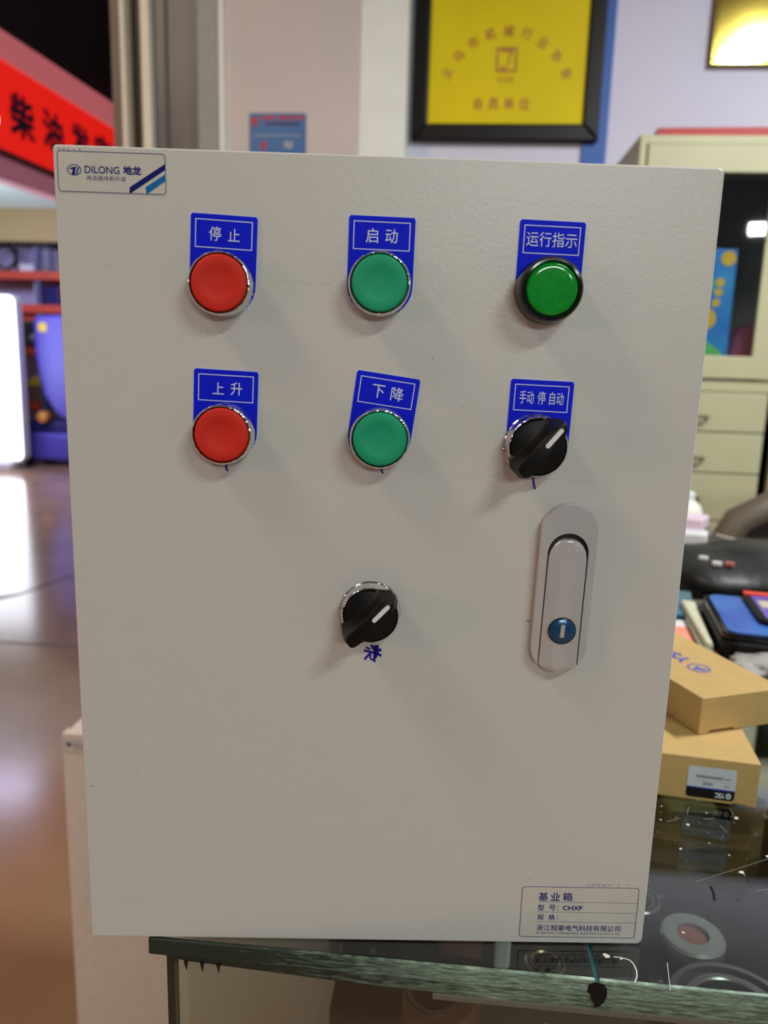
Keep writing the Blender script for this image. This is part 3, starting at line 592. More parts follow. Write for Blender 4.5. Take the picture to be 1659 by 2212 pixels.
# swoosh emblem: oval ring with a folded ribbon inside
k = 40; ov = lambda rx, rz: [((9.25 + rx * math.cos(2 * math.pi * i / k)) * mm, (389.5 + rz * math.sin(2 * math.pi * i / k)) * mm) for i in range(k)]
a, b = ov(3.15, 2.3), ov(2.8, 1.98); g.add([(x, -0.0002, z) for x, z in a + b], [(i, (i + 1) % k, k + (i + 1) % k, k + i) for i in range(k)])
for poly in ([(6.0, 389.6), (8.4, 390.6), (10.6, 390.9), (9.9, 390.2), (9.4, 387.5), (8.0, 387.4), (8.7, 389.7), (7.3, 389.9)], [(11.0, 390.8), (11.5, 390.5), (10.4, 387.6), (9.8, 387.5), (10.5, 389.7)]):
    quad(g, [(x * mm, -0.0002, z * mm) for x, z in poly])
g.build('lettering', M_navy, st)
g = MB(); put_text(g, '再造箱体新价值', 14.4 * mm, 385.3 * mm, 31.8 * mm, 387.4 * mm, -0.0002, 0, skew=.12); g.build('slogan', mat('faded_navy_print', (0.06, 0.055, 0.17), 0.6), st)
g = MB(); quad(g, [(x * mm, -0.00021, z * mm) for x, z in ((33.4, 380.4), (33.5, 383.0), (49.55, 393.3), (49.55, 390.8), (34.2, 380.7))]); g.build('navy_stripe', M_navy, st)
g = MB(); quad(g, [(x * mm, -0.00021, z * mm) for x, z in ((40.9, 380.5), (40.5, 383.2), (49.55, 389.0), (49.55, 386.2), (41.6, 380.7))]); g.build('cyan_stripe', M_cyanp, st)
# maker's nameplate, lower right
np_ = MB().prism(P(rrect(231.6, 3.8, 295.6, 35.2, 1.6)), -0.00012, 0.0).build('maker_nameplate', M_stick, BX)
np_['label'] = 'blue printed nameplate sticker in the lower right corner'
g = MB(); outline(g, P(rrect(231.8, 4.0, 295.4, 35.0, 1.5)), 0.28 * mm, -0.0002)
for i, ch in enumerate('基业箱'): put_text(g, ch, (241.0 + i * 6.55) * mm, 26.5 * mm, (246.2 + i * 6.55) * mm, 31.5 * mm, -0.0002, .008)
for ch, x0, z0 in (('型', 241.0, 20.6), ('号', 247.2, 20.6), ('规', 241.1, 14.7), ('格', 247.2, 14.7)): put_text(g, ch, x0 * mm, z0 * mm, (x0 + 3.5) * mm, (z0 + 3.4) * mm, -0.0002, .006)
for z in (20.9, 15.0):
    for q in (0, 1.7): g.prism(P([(251.8, z + q), (252.25, z + q), (252.25, z + q + .45), (251.8, z + q + .45)]), -0.00022, -0.0002)
put_text(g, 'CHXF', 254.6 * mm, 20.8 * mm, 265.4 * mm, 23.5 * mm, -0.0002, .022)
put_text(g, '浙江程豪电气科技有限公司', 241.2 * mm, 8.0 * mm, 287.2 * mm, 11.6 * mm, -0.0002, .003)
put_text(g, 'ZHEJIANG CHENGHAO ELECTRICAL CO.,LTD.', 241.0 * mm, 5.7 * mm, 287.4 * mm, 7.1 * mm, -0.0002, 0)
for z in (25.6, 19.4, 13.4): quad(g, [(241 * mm, -0.0002, z * mm), (295.2 * mm, -0.0002, z * mm), (295.2 * mm, -0.0002, (z + .16) * mm), (241 * mm, -0.0002, (z + .16) * mm)])
g.build('lettering', mat('nameplate_blue', (0.008, 0.014, 0.20), 0.6, spec=0.15), np_)
# marker-pen marks
def stroke(g, pts, wd):
    pts = [Vector(p) for p in pts]; L_, R_ = [], []
    for i, p in enumerate(pts):
        d = (pts[min(i + 1, len(pts) - 1)] - pts[max(i - 1, 0)]).normalized(); n = Vector((-d.y, d.x)) * wd / 2
        L_.append(p + n); R_.append(p - n)
    vs = [(q.x * mm, -0.00012, q.y * mm) for q in L_ + R_]; n = len(pts)
    g.add(vs, [(i, i + 1, n + i + 1, n + i) for i in range(n - 1)])
for pts, wd in (([(74.9, 260.5), (75.1, 258.0), (75.8, 256.4)], 1.0), ([(149.0, 260.0), (149.5, 258.4), (150.3, 257.3)], 0.9), ([(223.0, 259.5), (222.8, 256.5), (223.3, 253.8), (224.0, 251.6)], 1.05)):
    g = MB(); stroke(g, pts, wd); g.build('pen_tick', M_ink, BX)
g = MB()
ZX, ZZ = 143.2, 161.6
for pts, wd in (([(0.0, 5.6), (3.2, 4.9), (5.0, 4.5)], .9), ([(1.0, 7.4), (3.0, 6.2)], .8), ([(4.0, 5.0), (2.0, 2.8), (0.4, 0.8)], .85), ([(3.4, 3.8), (3.2, 1.8), (4.0, 0.8), (5.6, 1.4), (5.8, 3.6), (4.8, 5.2)], .75),
        ([(3.4, 8.6), (5.0, 6.4), (7.2, 4.0), (8.8, 2.8)], 1.0), ([(6.6, 8.6), (6.2, 5.0), (5.6, 2.0)], 1.5), ([(4.6, 8.4), (6.0, 5.6), (8.8, 5.8)], 1.0), ([(7.2, 4.6), (6.0, 2.4), (5.4, 1.2)], .9), ([(4.8, 0.9), (5.9, -.3)], .9), ([(5.4, 6.8), (7.4, 6.2), (8.8, 6.3)], .9), ([(5.2, 5.6), (6.6, 4.6)], 2.0), ([(5.6, 8.0), (6.8, 7.0)], 1.3)):
    stroke(g, [(ZX + x, ZZ + z) for x, z in pts], wd * 1.35)
tag(g.build('ink_scribble', M_ink, BX), 'blue marker scribble below the lone selector switch')
# faint construction scratches and small dirt marks
g = MB()
for pts, wd in (([(166, 257.6), (205, 257.9), (253, 256.2)], .16), ([(144.6, 256), (144.9, 240)], .14), ([(75.2, 255), (75.3, 250)], .14), ([(96, 345.5), (128, 344)], .14), ([(18, 350), (27, 349.4)], .16), ([(216, 81), (216.6, 77)], .3), ([(55.5, 379), (56, 377.5)], .35), ([(20.5, 363), (22, 361.6)], .3), ([(20, 358), (21, 356)], .3)):
    stroke(g, pts, wd)
tag(g.build('scratch_marks', mat('pale_scratch', (0.68, 0.68, 0.64), 0.4), BX), kind='stuff')
g = MB()
def dot(x, z, r):
    k = 6; g.add([((x + r * random.uniform(.5, 1.2) * math.cos(2 * math.pi * i / k)) * mm, -0.0001, (z + r * random.uniform(.5, 1.2) * math.sin(2 * math.pi * i / k)) * mm) for i in range(k)], [tuple(range(k))])
for x, z, r in ((2.5, 89.6, .3), (3.6, 89.8, .35), (4.6, 89.4, .3), (9, 88, .15), (27, 99, .25), (28, 96.5, .25), (67, 322, .3), (50.5, 305.2, .25), (163, 190.5, .25), (158, 184, .2), (236, 39.6, .35), (172, 312, .3), (297, 66, .35), (298.2, 68, .3), (187, 290, .25), (54, 318, .25), (247, 39, .25), (120, 45, .2), (36, 44, .3)):
    dot(x, z, r)
for i in range(44):
    x = random.gauss(276, 7); dot(min(max(x, 240), 292), 35.9 + random.uniform(-.2, .9), random.uniform(.12, .35))
for x in (3, 5, 7, 9.5, 12): dot(x, 398.0, .45)
tag(g.build('dirt_marks', mat('dirt', (0.16, 0.145, 0.12), 0.7), BX), kind='stuff')
g = MB(); stroke(g, [(224.2, 184.6), (226.2, 184.8)], .35); g.build('dark_nick', M_dark, BX)

# ================================================================== CARDBOARD BOXES
def carton(loc, rz, w_, d_, h_, label, kind):
    """origin at bottom front right (kind low) or front left (kind top)"""
    o = empty('cardboard_box', loc, R(rz), label, 'box', 'small valve cartons on the glass counter')
    x0, x1 = (-w_, 0) if kind == 'low' else (0, w_)
    notch = 0.0022
    body = MB().prism([(x0, 0), (x0 + w_ * .12, 0), (x0 + w_ * .13, notch), (x0 + w_ * .42, notch), (x0 + w_ * .43, 0.0006), (x0 + w_ * .86, 0.0004), (x0 + w_ * .87, notch * .6), (x1 - w_ * .06, notch * .6), (x1 - w_ * .055, 0), (x1, 0), (x1, h_), (x0, h_)], 0, d_).build('carton_body', M_card, o, bevel=0.0014)
    return o
c1 = carton((0.4135, 0.1790, 0.9004), -6.5, 0.118, 0.085, 0.0345, 'lower cardboard carton with white label, on the glass counter', 'low')
lab = MB().prism(P(rrect(-66.5, 3.2, -26.5, 27.5, 1.5)), -0.0004, -0.00005).build('paper_label', mat('label_white', (0.60, 0.64, 0.68), 0.5), c1)
MB().prism(P([(-66.5, 4.7), (-65, 3.2), (-28, 3.2), (-26.5, 4.7), (-26.5, 10.6), (-66.5, 10.6)]), -0.0005, -0.0004).build('black_band', M_gloss, lab)
MB().prism(P([(-66.5, 10.6), (-26.5, 10.6), (-26.5, 11.5), (-66.5, 11.5)]), -0.0005, -0.0004).build('blue_line', mat('label_blue', (0.02, 0.05, 0.4), 0.5), lab)
lab.scale.x = 0.83; lab.location.x = 6.5 * mm
def flip(x0, z0, x1, z1):   # the label is upside down
    return lambda u, v: ((x0 + x1 - u) * mm, -0.00055, (z0 + z1 - v) * mm)
g = MB(); put_text(g, 'YSC', -42.5, 4.6, -34.6, 8.8, 0, .04, frame=flip(-42.5, 4.6, -34.6, 8.8))
g.ring(P([(1.4, .5), (2.3, .5), (2.3, .56), (1.4, .56)]), (-31.4 * mm, 0, 6.8 * mm), 'y', 24); g.prism(P([(-32.6, 6.0), (-31.6, 6.0), (-30.2, 7.7), (-31.4, 7.9)]), -0.00056, -0.0005)
g.build('white_lettering', M_whitep, lab)
g = MB(); put_text(g, 'VALVE', -53.5, 13.2, -44.8, 16.0, 0, .02, frame=flip(-53.5, 13.2, -44.8, 16.0))
put_text(g, 'Name:', -36, 13.2, -31.5, 14.8, 0, 0, frame=flip(-36, 13.2, -31.5, 14.8))
put_text(g, '4V210-08 DC24V', -59.5, 18.8, -38.5, 21.6, 0, .0, frame=flip(-59.5, 18.8, -38.5, 21.6)) if False else None
for i in range(16): g.prism(P([(-59.5 + i * 1.4, 18.9), (-58.5 + i * 1.4, 18.9), (-58.6 + i * 1.4, 21.4 - (i % 3) * .4), (-59.4 + i * 1.4, 21.4 - (i % 2) * .5)]), -0.00056, -0.0005)
put_text(g, 'Model:', -36.5, 18.8, -31, 20.4, 0, 0, frame=flip(-36.5, 18.8, -31, 20.4))
g.build('grey_lettering', mat('grey_label_print', (0.17, 0.19, 0.20), 0.6), lab)
g = MB(); quad(g, P3 := [(-60 * mm, -0.00052, 17.0 * mm), (-31 * mm, -0.00052, 17.0 * mm), (-31 * mm, -0.00052, 17.15 * mm), (-60 * mm, -0.00052, 17.15 * mm)]); g.build('rule_line', M_grey, lab)
c2 = carton((0.3815, 0.2190, 0.9352), 23, 0.078, 0.135, 0.030, 'upper cardboard carton with blue logo, lying across the lower one', 'top')
# logo on its top, read from behind
g = MB(); zt = 0.0302
cxl, cyl_ = 0.039, 0.051
ring_o = [(cxl + 0.0095 * math.cos(2 * math.pi * i / 32), cyl_ + 0.0095 * math.sin(2 * math.pi * i / 32), zt) for i in range(32)]
ring_i = [(cxl + 0.0078 * math.cos(2 * math.pi * i / 32), cyl_ + 0.0078 * math.sin(2 * math.pi * i / 32), zt) for i in range(32)]
g.add(ring_o + ring_i, [(i, (i + 1) % 32, 32 + (i + 1) % 32, 32 + i) for i in range(32)])
quad(g, [(cxl + a, cyl_ + b, zt) for a, b in ((-.007, -.001), (.001, -.006), (.006, -.004), (.001, 0.0), (.003, .005), (-.002, .003))])
put_text(g, 'YSC', 0, 0, 0.036, 0.013, 0, .035, frame=lambda u, v: (cxl + 0.0065 - v, cyl_ + 0.014 + u, zt))
g.build('blue_logo', mat('faded_blue_print', (0.115, 0.115, 0.42), 0.6), c2)

# ================================================================== THINGS FURTHER BACK ON THE COUNTER
def flat(name, pts, z0, z1, m, label, cat, bevel=0.001, group=None):
    cx = sum(p[0] for p in pts) / len(pts); cy = sum(p[1] for p in pts) / len(pts)
    o = MB().prism([(a - cx, b - cy) for a, b in pts], 0, z1 - z0, 'z').build(name, m, bevel=bevel, loc=(cx, cy, z0)); return tag(o, label, cat, group)
sp = flat('leaflet', [(0.40, 0.40), (0.486, 0.47), (0.500, 0.595), (0.40, 0.605)], 0.9005, 0.9025, mat('salmon_paper', (0.80, 0.21, 0.15), 0.6, noise=(20, (0.80, 0.36, 0.26), 1.0)), 'salmon red leaflet behind the cardboard boxes', 'paper')
MB().box(-0.09, 0.045, 0.058, 0.083, 0.0021, 0.0023).build('white_margin', M_whitep, sp)
flat('magazine', [(0.42, 0.615), (0.500, 0.612), (0.525, 0.72), (0.44, 0.735)], 0.9005, 0.9065, mat('magazine_cover', (0.03, 0.16, 0.36), 0.35, noise=(34, (0.10, 0.17, 0.08), 0.7, 3)), 'blue and green magazine on the counter behind the grey box', 'magazine')
ic = empty('instrument_case', (0.4895, 0.480, 0.9005), R(-9), 'blue and black instrument case with violet panel on the counter at right edge', 'case')
MB().prism(rrect(-0.004, -0.006, 0.22, 0.155, 0.018), 0, 0.022, 'z').build('lower_shell', M_black, ic, bevel=0.003)
MB().prism(rrect(-0.002, -0.003, 0.22, 0.155, 0.016), 0.022, 0.029, 'z').build('upper_shell', M_gloss, ic, bevel=0.002)
MB().prism(rrect(0.004, 0.003, 0.216, 0.150, 0.013), 0.029, 0.0305, 'z').build('blue_face', mat('blue_face', (0.018, 0.06, 0.36), 0.35, noise=(22, (0.04, 0.17, 0.50), 0.8)), ic)
sc = MB().prism(rrect(0.043, 0.036, 0.20, 0.150, 0.012), 0.0305, 0.036, 'z').build('black_bezel', M_black, ic, bevel=0.002)
MB().prism(rrect(0.051, 0.044, 0.195, 0.143, 0.008), 0.036, 0.0366, 'z').build('violet_panel', mat('violet_panel', (0.07, 0.035, 0.30), 0.35, noise=(30, (0.16, 0.12, 0.46), 0.8)), sc)
MB().box(0.055, 0.190, 0.090, 0.118, 0.0366, 0.0369).build('cream_band', mat('cream_band', (0.50, 0.46, 0.34), 0.5), sc)
MB().box(0.045, 0.20, 0.140, 0.152, 0.036, 0.0385).build('red_strip', mat('red_strip', (0.70, 0.06, 0.035), 0.45), sc)
flat('cream_tray', [(0.4745, 0.494), (0.4825, 0.490), (0.5100, 0.650), (0.4925, 0.655)], 0.9005, 0.914, mat('cream_plastic', (0.60, 0.61, 0.44), 0.5), 'narrow cream strip standing beside the blue instrument case', 'tray', 0.003)
flat('glass_offcut', [(0.458, 0.41), (0.474, 0.41), (0.489, 0.58), (0.483, 0.60)], 0.904, 0.908, mat('glass_strip_green', (0.20, 0.28, 0.17), 0.3), 'grey green glass strip between the salmon leaflet and blue case', 'glass strip', 0.001)
flat('carton_piece', [(0.545, 0.43), (0.60, 0.44), (0.61, 0.53), (0.548, 0.475)], 0.9005, 0.915, M_card, 'piece of yellow cardboard at right edge under the blue case', 'box')
# plastic bag with green piece
bag = empty('plastic_bag', (0.525, 0.435, 0.9005), 0, 'crumpled grey plastic bag with green scrap at right edge of counter', 'bag')
bmh = bmesh.new(); bmesh.ops.create_icosphere(bmh, subdivisions=4, radius=1)
me = bpy.data.meshes.new('bag_film')
for v in bmh.verts:
    n = v.co.normalized(); k = 1 + 0.16 * math.sin(9 * n.x + 5 * n.y) * math.cos(7 * n.y - 4 * n.z) + 0.06 * math.sin(21 * n.x * n.y + 17 * n.z)
    v.co = Vector((n.x * 0.045 * k, n.y * 0.035 * k, max(0.0, (n.z * k + .8)) * 0.0105))
bmh.to_mesh(me); bmh.free(); me.materials.append(mat('bag_film', (0.36, 0.35, 0.34), 0.25)); 
for p in me.polygons: p.use_smooth = True
bo = bpy.data.objects.new('bag_film', me); COL.objects.link(bo); bo.parent = bag
MB().prism([(-0.018, -0.040), (0.03, -0.052), (0.045, -0.02), (0.02, -0.006), (-0.010, -0.012)], 0.012, 0.022, 'z').build('green_scrap', mat('green_scrap', (0.10, 0.28, 0.15), 0.3, noise=(60, (0.03, 0.20, 0.09), 0.9)), bag, bevel=0.003)

# desk behind the counter with things on it
dk = empty('desk', (1.02, 0.99, 0), 0, 'dark desk behind the glass counter', 'desk')
MB().box(-0.52, 0.75, -0.27, 0.24, 0.855, 0.88).build('desk_top', mat('desk_black', (0.022, 0.022, 0.020), 0.4), dk, bevel=0.004)
MB().box(-0.49, 0.72, -0.24, -0.22, 0.25, 0.855).build('modesty_panel', M_black, dk)
for x in (-0.48, 0.68):
    for y in (-0.24, 0.19): MB().box(x, x + 0.04, y, y + 0.04, 0, 0.855).build('leg', M_black, dk)
bb = empty('black_bag', (0.64, 0.88, 0.8805), R(-20), 'lumpy black bag with small tags lying on the desk', 'bag')
bmh = bmesh.new(); bmesh.ops.create_icosphere(bmh, subdivisions=4, radius=1)
for v in bmh.verts:
    n = v.co.normalized(); k = 1 + 0.10 * math.sin(6 * n.x + 3 * n.y) + 0.05 * math.cos(11 * n.y - 6 * n.z)
    v.co = Vector((n.x * 0.13 * k, n.y * 0.125 * k, max(0.0, n.z * k + .35) * 0.042))
me = bpy.data.meshes.new('bag_body'); bmh.to_mesh(me); bmh.free(); me.materials.append(mat('black_fabric', (0.010, 0.011, 0.011), 0.5, bump=(60, 0.4, 0.004)))
for p in me.polygons: p.use_smooth = True
bo = bpy.data.objects.new('bag_body', me); COL.objects.link(bo); bo.parent = bb
for x, y, m in ((-0.045, -0.07, M_whitep), (-0.025, -0.095, M_whitep), (-0.008, -0.088, mat('dull_red', (0.40, 0.13, 0.11), 0.5)), (0.0, 0.02, mat('dull_red', (0.4, 0.13, 0.11), 0.5))):
    MB().box(x - .007, x + .007, y - .004, y + .004, 0.045, 0.052).build('tag', m, bb, bevel=0.002)
pp = empty('pink_paper', (0.655, 1.10, 0.905), R(-14), 'folded pale pink and white paper on the desk beside the grey box', 'paper')
MB().prism([(-0.12, 0.0), (0.0, -0.012), (0.015, 0.045), (-0.12, 0.06)], 0.012, 0.035, 'z').build('pink_sheet', mat('pale_pink_paper', (0.70, 0.55, 0.66), 0.6), pp, bevel=0.004)
MB().prism([(-0.045, -0.045), (0.008, -0.04), (0.012, 0.0), (-0.03, 0.0)], -0.02, 0.014, 'z').build('white_fold', M_whitep, pp, bevel=0.004)
MB().box(-0.1, 0.02, -0.01, 0.05, -0.0245, 0.012).build('paper_stack', mat('brown_grey', (0.16, 0.13, 0.11), 0.6), pp, bevel=0.004)
pb = empty('clear_bag', (0.690, 1.03, 0.8805), R(-35), 'clear plastic bag with tan contents on the desk next to the pink paper', 'bag')
MB().prism([(-0.025, -0.02), (0.016, -0.022), (0.028, -0.008), (0.016, 0.03), (-0.022, 0.03)], 0, 0.022, 'z').build('tan_contents', mat('tan_contents', (0.42, 0.31, 0.14), 0.5), pb, bevel=0.005, seg=3)
MB().tube([(-0.04, 0.03, 0.035), (0.0, 0.01, 0.034), (0.025, -0.01, 0.024), (0.042, -0.02, 0.006)], [0.002, 0.003, 0.003, 0.003], 8).build('bag_fold', mat('film_white', (0.55, 0.53, 0.47), 0.3), pb)
MB().tube([(-0.03, -0.012, 0.024), (0.0, -0.022, 0.024), (0.025, -0.026, 0.015), (0.042, -0.028, 0.004)], [0.002, 0.003, 0.003, 0.003], 8).build('bag_fold', mat('film_white', (0.55, 0.53, 0.47), 0.3), pb)
wb = empty('white_bottle', (0.652, 1.195, 0.8805), 0, 'white plastic bottle on the desk below the drawer handles', 'bottle')
MB().lathe([(0.030, 0), (0.033, 0.01), (0.034, 0.045), (0.026, 0.068), (0.014, 0.078), (0.012, 0.08)], (0, 0, 0), 'z', 28).build('bottle_body', mat('white_bottle', (0.72, 0.73, 0.62), 0.4), wb, smooth=True)
MB().lathe([(0.014, 0.08), (0.014, 0.092), (0.012, 0.094)], (0, 0, 0), 'z', 20).build('cap', M_whitep, wb)
rc = empty('red_thermos', (0.82, 1.03, 0.8805), 0, 'dark red cup on the desk at right edge', 'cup')
MB().lathe([(0.030, 0), (0.034, 0.006), (0.036, 0.07), (0.034, 0.085)], (0, 0, 0), 'z', 28).build('cup_body', mat('dark_red', (0.16, 0.004, 0.006), 0.3), rc, smooth=True)
MB().lathe([(0.035, 0.085), (0.035, 0.098), (0.03, 0.10)], (0, 0, 0), 'z', 28).build('lid', M_black, rc)

# office chair
ch = empty('office_chair', (1.065, 1.50, 0), R(8), 'dark brown office chair with rounded back behind the desk', 'chair')
M_mesh = mat('brown_black_mesh', (0.022, 0.013, 0.009), 0.6)
def shell(w0, z0, z1, y, th):
    pts = []
    for i in range(33):
        a = math.pi * i / 32; pts.append((-w0 * math.cos(a) * (1 if abs(math.cos(a)) < 1 else 1), z1 - 0.14 + 0.14 * math.sin(a) ** .8))
    pts += [(w0 * 0.86, z0), (-w0 * 0.86, z0)]
    return pts
MB().prism(shell(0.225, 0.50, 0.90, 0, 0), 0.02, 0.05).build('backrest', M_mesh, ch, bevel=0.012, seg=3)
fr_ = [(-0.235, 0.035, 0.50), (-0.262, 0.03, 0.66), (-0.25, 0.025, 0.765), (-0.20, 0.02, 0.865), (-0.10, 0.02, 0.915), (0, 0.02, 0.925), (0.10, 0.02, 0.915), (0.20, 0.02, 0.865), (0.25, 0.025, 0.765), (0.262, 0.03, 0.66), (0.235, 0.035, 0.50)]
MB().tube(fr_, 0.036, 12).build('back_frame', mat('brown_plastic', (0.11, 0.085, 0.055), 0.5), ch, smooth=True)
MB().prism(rrect(-0.24, -0.46, 0.24, 0.0, 0.06), 0.42, 0.49, 'z').build('seat', M_mesh, ch, bevel=0.02, seg=3)
MB().box(-0.03, 0.03, 0.0, 0.06, 0.40, 0.62).build('back_bracket', M_black, ch, bevel=0.01)
MB().lathe([(0.03, 0.08), (0.03, 0.42)], (0, -0.22, 0), 'z', 20).build('gas_column', M_steel, ch)
for i in range(5):
    a = 2 * math.pi * i / 5 + .3; e_ = (0.27 * math.cos(a), -0.22 + 0.27 * math.sin(a))
    l_ = MB().tube([(0, -0.22, 0.10), (*e_, 0.065)], [0.025, 0.016], 10).build('leg', M_black, ch)
    MB().lathe([(0.028, -0.02), (0.028, 0.02)], (e_[0], e_[1], 0.028), 'x', 16).build('caster', M_black, l_)

# ================================================================== WALL THINGS
pf = empty('certificate_frame', (0.297, 2.27, 2.28), 0, 'dark framed yellow certificate with orange Chinese characters on the wall', 'picture')
def fp(x, z): return (x - 0.297, z - 2.28)
X0, X1, Z0, Z1 = 0.012, 0.590, 1.892, 2.60
for nm, poly in (('frame_rail', [(X0, Z0), (X1, Z0), (X1 - .05, Z0 + .052), (X0 + .05, Z0 + .052)]), ('frame_rail', [(X0, Z1), (X1, Z1), (X1 - .05, Z1 - .05), (X0 + .05, Z1 - .05)]), ('frame_stile', [(X0, Z0), (X0 + .05, Z0 + .052), (X0 + .05, Z1 - .05), (X0, Z1)]), ('frame_stile', [(X1, Z0), (X1 - .05, Z0 + .052), (X1 - .05, Z1 - .05), (X1, Z1)])):
    MB().prism([fp(*p) for p in poly], -0.030, -0.001).build(nm, M_frame, pf, bevel=0.007, seg=3)
MB().box(X0 + .045 - .297, X1 - .045 - .297, -0.018, -0.006, Z0 + .045 - 2.28, Z1 - .045 - 2.28).build('certificate_sheet', M_yellow, pf)
g = MB(); yy = -0.0186
ccx, ccz, rr = 0.300, 1.985, 0.222
txt = '义乌市机械行业协会'
for i, c_ in enumerate(txt):
    a = R(152 - i * 15.5); x, z = ccx + rr * math.cos(a) * 0.93, ccz + rr * math.sin(a)
    rot = a - math.pi / 2
    def fr2(u, v, x=x, z=z, rot=rot): return (x + u * math.cos(rot) - v * math.sin(rot) - .297, yy, z + u * math.sin(rot) + v * math.cos(rot) - 2.28)
    g = MB(); put_text(g, c_, -0.0155, -0.0165, 0.0155, 0.0165, 0, .02, frame=fr2); g.build('character', M_orange, pf)
for i, c_ in enumerate('会员单位'):
    g = MB(); put_text(g, c_, 0.201 + i * 0.0475 - .297, 1.985 - 2.28, 0.233 + i * 0.0475 - .297, 2.020 - 2.28, yy, .02); g.build('character', M_orange, pf)
g = MB(); put_text(g, '机械', 0.272 - .297, 2.062 - 2.28, 0.322 - .297, 2.080 - 2.28, yy, .0)
g.build('lettering', M_orange, pf); g = MB()
rect_line(g, 0.266 - .297, 2.092 - 2.28, 0.330 - .297, 2.162 - 2.28, 0.007, yy)
for poly in ([(0.280, 2.148), (0.316, 2.148), (0.318, 2.155), (0.280, 2.155)], [(0.308, 2.150), (0.316, 2.150), (0.303, 2.112), (0.301, 2.100), (0.296, 2.100)], [(0.278, 2.099), (0.296, 2.099), (0.292, 2.106), (0.282, 2.108)]):
    quad(g, [(x - .297, yy, z - 2.28) for x, z in poly])
tag(g.build('emblem', M_orange, pf), kind='stuff')
pq = empty('gold_plaque', (1.15, 2.27, 2.30), 0, 'shiny gold framed plaque on the wall above the filing cabinet', 'plaque')
MB().box(-0.24, 0.44, -0.02, -0.001, -0.184, 0.085).build('plate', M_gold, pq, bevel=0.003)
for a in ((-0.247, 0.447, -0.190, -0.178), (-0.247, 0.447, 0.080, 0.092)): MB().box(a[0], a[1], -0.026, -0.001, a[2], a[3]).build('rim', M_gold, pq, bevel=0.003)
for a in ((-0.247, -0.236), (0.436, 0.447)): MB().box(a[0], a[1], -0.026, -0.001, -0.178, 0.080).build('rim', M_gold, pq, bevel=0.003)
po = empty('poster', (-0.391, 2.15, 1.80), 0, 'small blue printed card with red square stuck on the pier', 'poster')
MB().prism(rrect(-0.088, -0.12, 0.088, 0.143, 0.006), -0.003, -0.0005).build('card', mat('poster_blue', (0.030, 0.125, 0.34), 0.4, noise=(14, (0.04, 0.16, 0.42), 1.0)), po)
g = MB(); g.prism([(-0.082, 0.108), (-0.062, 0.108), (-0.062, 0.132), (-0.082, 0.132)], -0.0036, -0.003)
for x0, x1 in ((-0.05, -0.01), (0.0, 0.03), (0.035, 0.058), (0.062, 0.082)): g.prism([(x0, 0.124), (x1, 0.124), (x1, 0.135), (x0, 0.135)], -0.0036, -0.003)
g.prism([(-.052, 0.045), (-.044, 0.030), (-.036, 0.045), (-.034, 0.055), (-.044, 0.064), (-.054, 0.055)], -0.0036, -0.003); tag(g.build('red_print', mat('red_print', (0.45, 0.035, 0.05), 0.5), po), kind='stuff')
g = MB(); g.prism([(0.018, 0.045), (0.045, 0.040), (0.05, 0.062), (0.02, 0.064)], -0.0036, -0.003); g.prism([(-0.075, 0.076), (0.07, 0.078), (0.07, 0.082), (-0.075, 0.080)], -0.0036, -0.003); g.build('grey_print', mat('pale_print', (0.30, 0.36, 0.42), 0.5), po)
g = MB(); g.prism([(-0.04, 0.108), (0.068, 0.108), (0.068, 0.117), (-0.04, 0.117)], -0.0036, -0.003); g.build('navy_print', M_navyp, po)

# ================================================================== STEEL FILING CABINET
fb = empty('filing_cabinet', (0.637, 1.85, 0), 0, 'cream green steel filing cabinet with glass doors above drawers against the back wall', 'cabinet')
CW = 0.86; H = 1.808
def cbx(a, nm, m=M_cab, par=fb, bv=0.002): return MB().box(*a).build(nm, m, par, bevel=bv)
cbx((0, CW, 0.0, 0.40, 0, 0.06), 'base')
cbx((0, 0.018, 0.0, 0.40, 0.06, H), 'side_panel'); cbx((CW - 0.018, CW, 0.0, 0.40, 0.06, H), 'side_panel')
cbx((0.018, CW - .018, 0.38, 0.40, 0.06, H), 'back_panel', mat('cabinet_inside', (0.045, 0.046, 0.042), 0.6))
cbx((0.018, CW - .018, 0.004, 0.38, H - 0.022, H), 'top_panel'); cbx((0.018, CW - .018, 0.004, 0.38, 1.155, 1.185), 'divider_shelf')
for x0 in (0.022, 0.432):
    x1 = x0 + 0.406
    d = cbx((x0, x1, -0.004, 0.012, 1.716, 1.784), 'glass_door')
    cbx((x0, x1, -0.004, 0.012, 1.190, 1.250), 'door_rail', par=d); cbx((x0, x0 + .05, -0.004, 0.012, 1.25, 1.716), 'door_stile', par=d); cbx((x1 - (.085 if x0 < .1 else .05), x1, -0.004, 0.012, 1.25, 1.716), 'door_stile', par=d)
    MB().box(x0 + .05, x1 - (.085 if x0 < .1 else .05), 0.003, 0.007, 1.25, 1.716).build('pane', G_win, d)
    for k_, (za, zb) in enumerate(((1.046, 1.152), (0.932, 1.042), (0.797, 0.928), (0.66, 0.793), (0.52, 0.656), (0.07, 0.516))):
        dr = cbx((x0 + 0.002, x1 - 0.03, -0.005, 0.015, za, zb), 'drawer')
        zc_ = {0: 1.085, 1: 0.972, 2: 0.861}.get(k_, (za + zb) / 2)
        xc = x0 + 0.19
        MB().tube([(xc - .05, -0.005, zc_), (xc - .048, -0.022, zc_ + .002), (xc + .028, -0.022, zc_ + .002), (xc + .030, -0.005, zc_ - .004)], 0.0048, 8).build('drawer_handle', M_brass, dr)
cbx((0.43 - .004, 0.43 + .002, -0.002, 0.02, 0.06, 1.78), 'centre_post')
cbx((0.08, CW - .06, 0.08, 0.36, 1.475, 1.49), 'glass_shelf', mat('shelf_grey', (0.10, 0.10, 0.10), 0.4)) if False else None
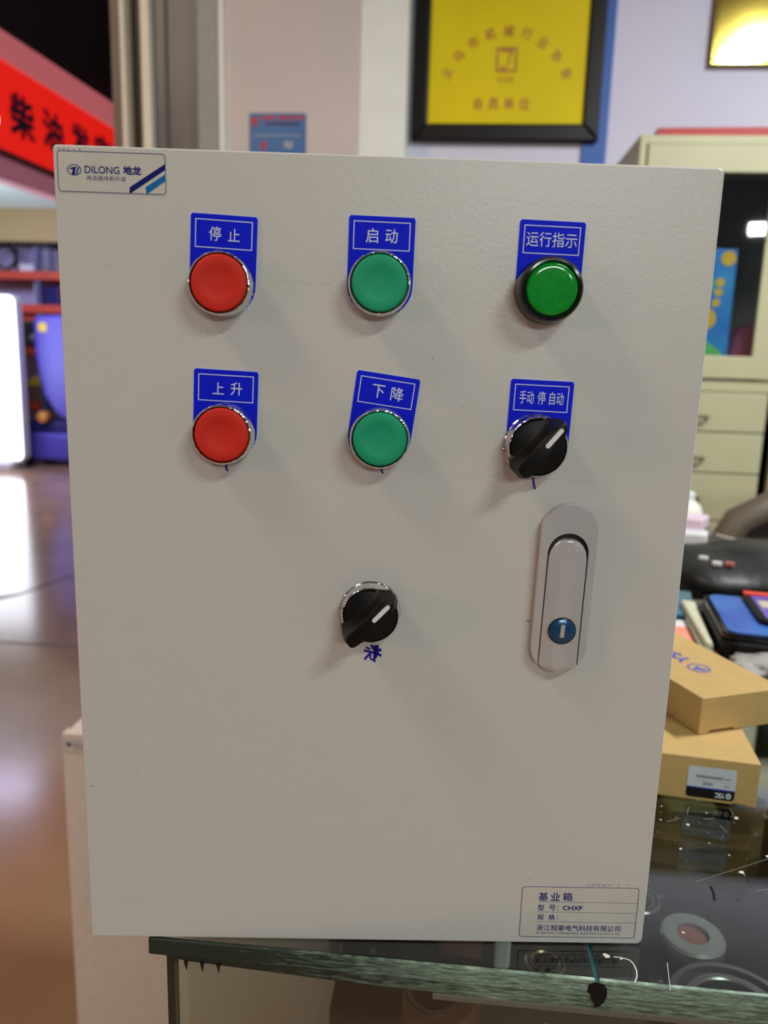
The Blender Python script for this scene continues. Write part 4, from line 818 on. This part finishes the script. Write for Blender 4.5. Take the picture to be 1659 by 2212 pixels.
# inside the cabinet: picture book and pink cap
bk = empty('picture_book', (0.858, 1.925, 1.1855), 0, 'tall blue picture box with orange dots standing inside the cabinet', 'book')
MB().box(-0.085, 0.075, -0.02, 0.03, 0.0, 0.350).build('cover', mat('book_blue', (0.012, 0.17, 0.80), 0.5, noise=(16, (0.03, 0.42, 0.90), 0.8)), bk, bevel=0.003)
g = MB()
for x, z, r in ((0.052, 0.325, .020), (0.036, 0.262, .012), (0.034, 0.236, .011), (0.030, 0.208, .011)): g.lathe([(r, .02), (r, .0212)], (x, 0, z), 'y', 18)
g.lathe([(.03, .02), (.03, .0212)], (0.005, 0, 0.165), 'y', 18); g.build('yellow_dots', mat('amber_print', (0.95, 0.62, 0.04), 0.5), bk)
g = MB(); g.prism([(-.08, .07), (.0, .115), (.06, .075), (.06, .06), (-.08, .06)], -0.0212, -0.02); g.prism([(-.02, .29), (.02, .27), (.02, .24), (-.02, .235)], -0.0212, -0.02); g.build('green_print', mat('green_print', (0.18, 0.72, 0.20), 0.5), bk)
g = MB(); g.prism([(-.08, .004), (.055, .004), (.06, .03), (.03, .05), (-.03, .055), (-.08, .04)], -0.0212, -0.02); g.build('white_print_area', M_whitep, bk)
pc = empty('pink_hat', (1.00, 1.965, 1.1855), 0, 'dark pink rounded hat inside the glass door cabinet', 'hat')
MB().lathe([(0.062, 0.055), (0.060, 0.085), (0.050, 0.12), (0.032, 0.145), (0.010, 0.155), (0.001, 0.156)], (0, 0, 0), 'z', 28).build('crown', mat('pink_fabric', (0.85, 0.22, 0.34), 0.6), pc, smooth=True)
MB().prism([(-0.062, -0.06), (0.0, -0.085), (0.062, -0.06), (0.062, 0.04), (-0.062, 0.04)], 0.05, 0.058, 'z').build('brim', M_mag, pc, bevel=0.002)
MB().lathe([(0.045, 0), (0.05, 0.02), (0.052, 0.05)], (0, 0, 0), 'z', 24).build('stand', M_black, pc)
flat('red_folder', [(0.685, 1.88), (1.10, 1.86), (1.10, 2.12), (0.70, 2.12)], 1.8085, 1.832, mat('folder_red', (0.42, 0.022, 0.022), 0.5), 'red folder lying on top of the filing cabinet', 'folder')
hp = empty('white_helmet', (1.04, 1.93, 1.8325), 0, 'white rounded item on the red folder at right edge', 'helmet')
MB().lathe([(0.10, 0), (0.10, 0.006), (0.085, 0.012), (0.06, 0.03), (0.02, 0.045), (0.001, 0.047)], (0.03, -0.0, 0), 'z', 32).build('dome', M_whitep, hp, smooth=True)
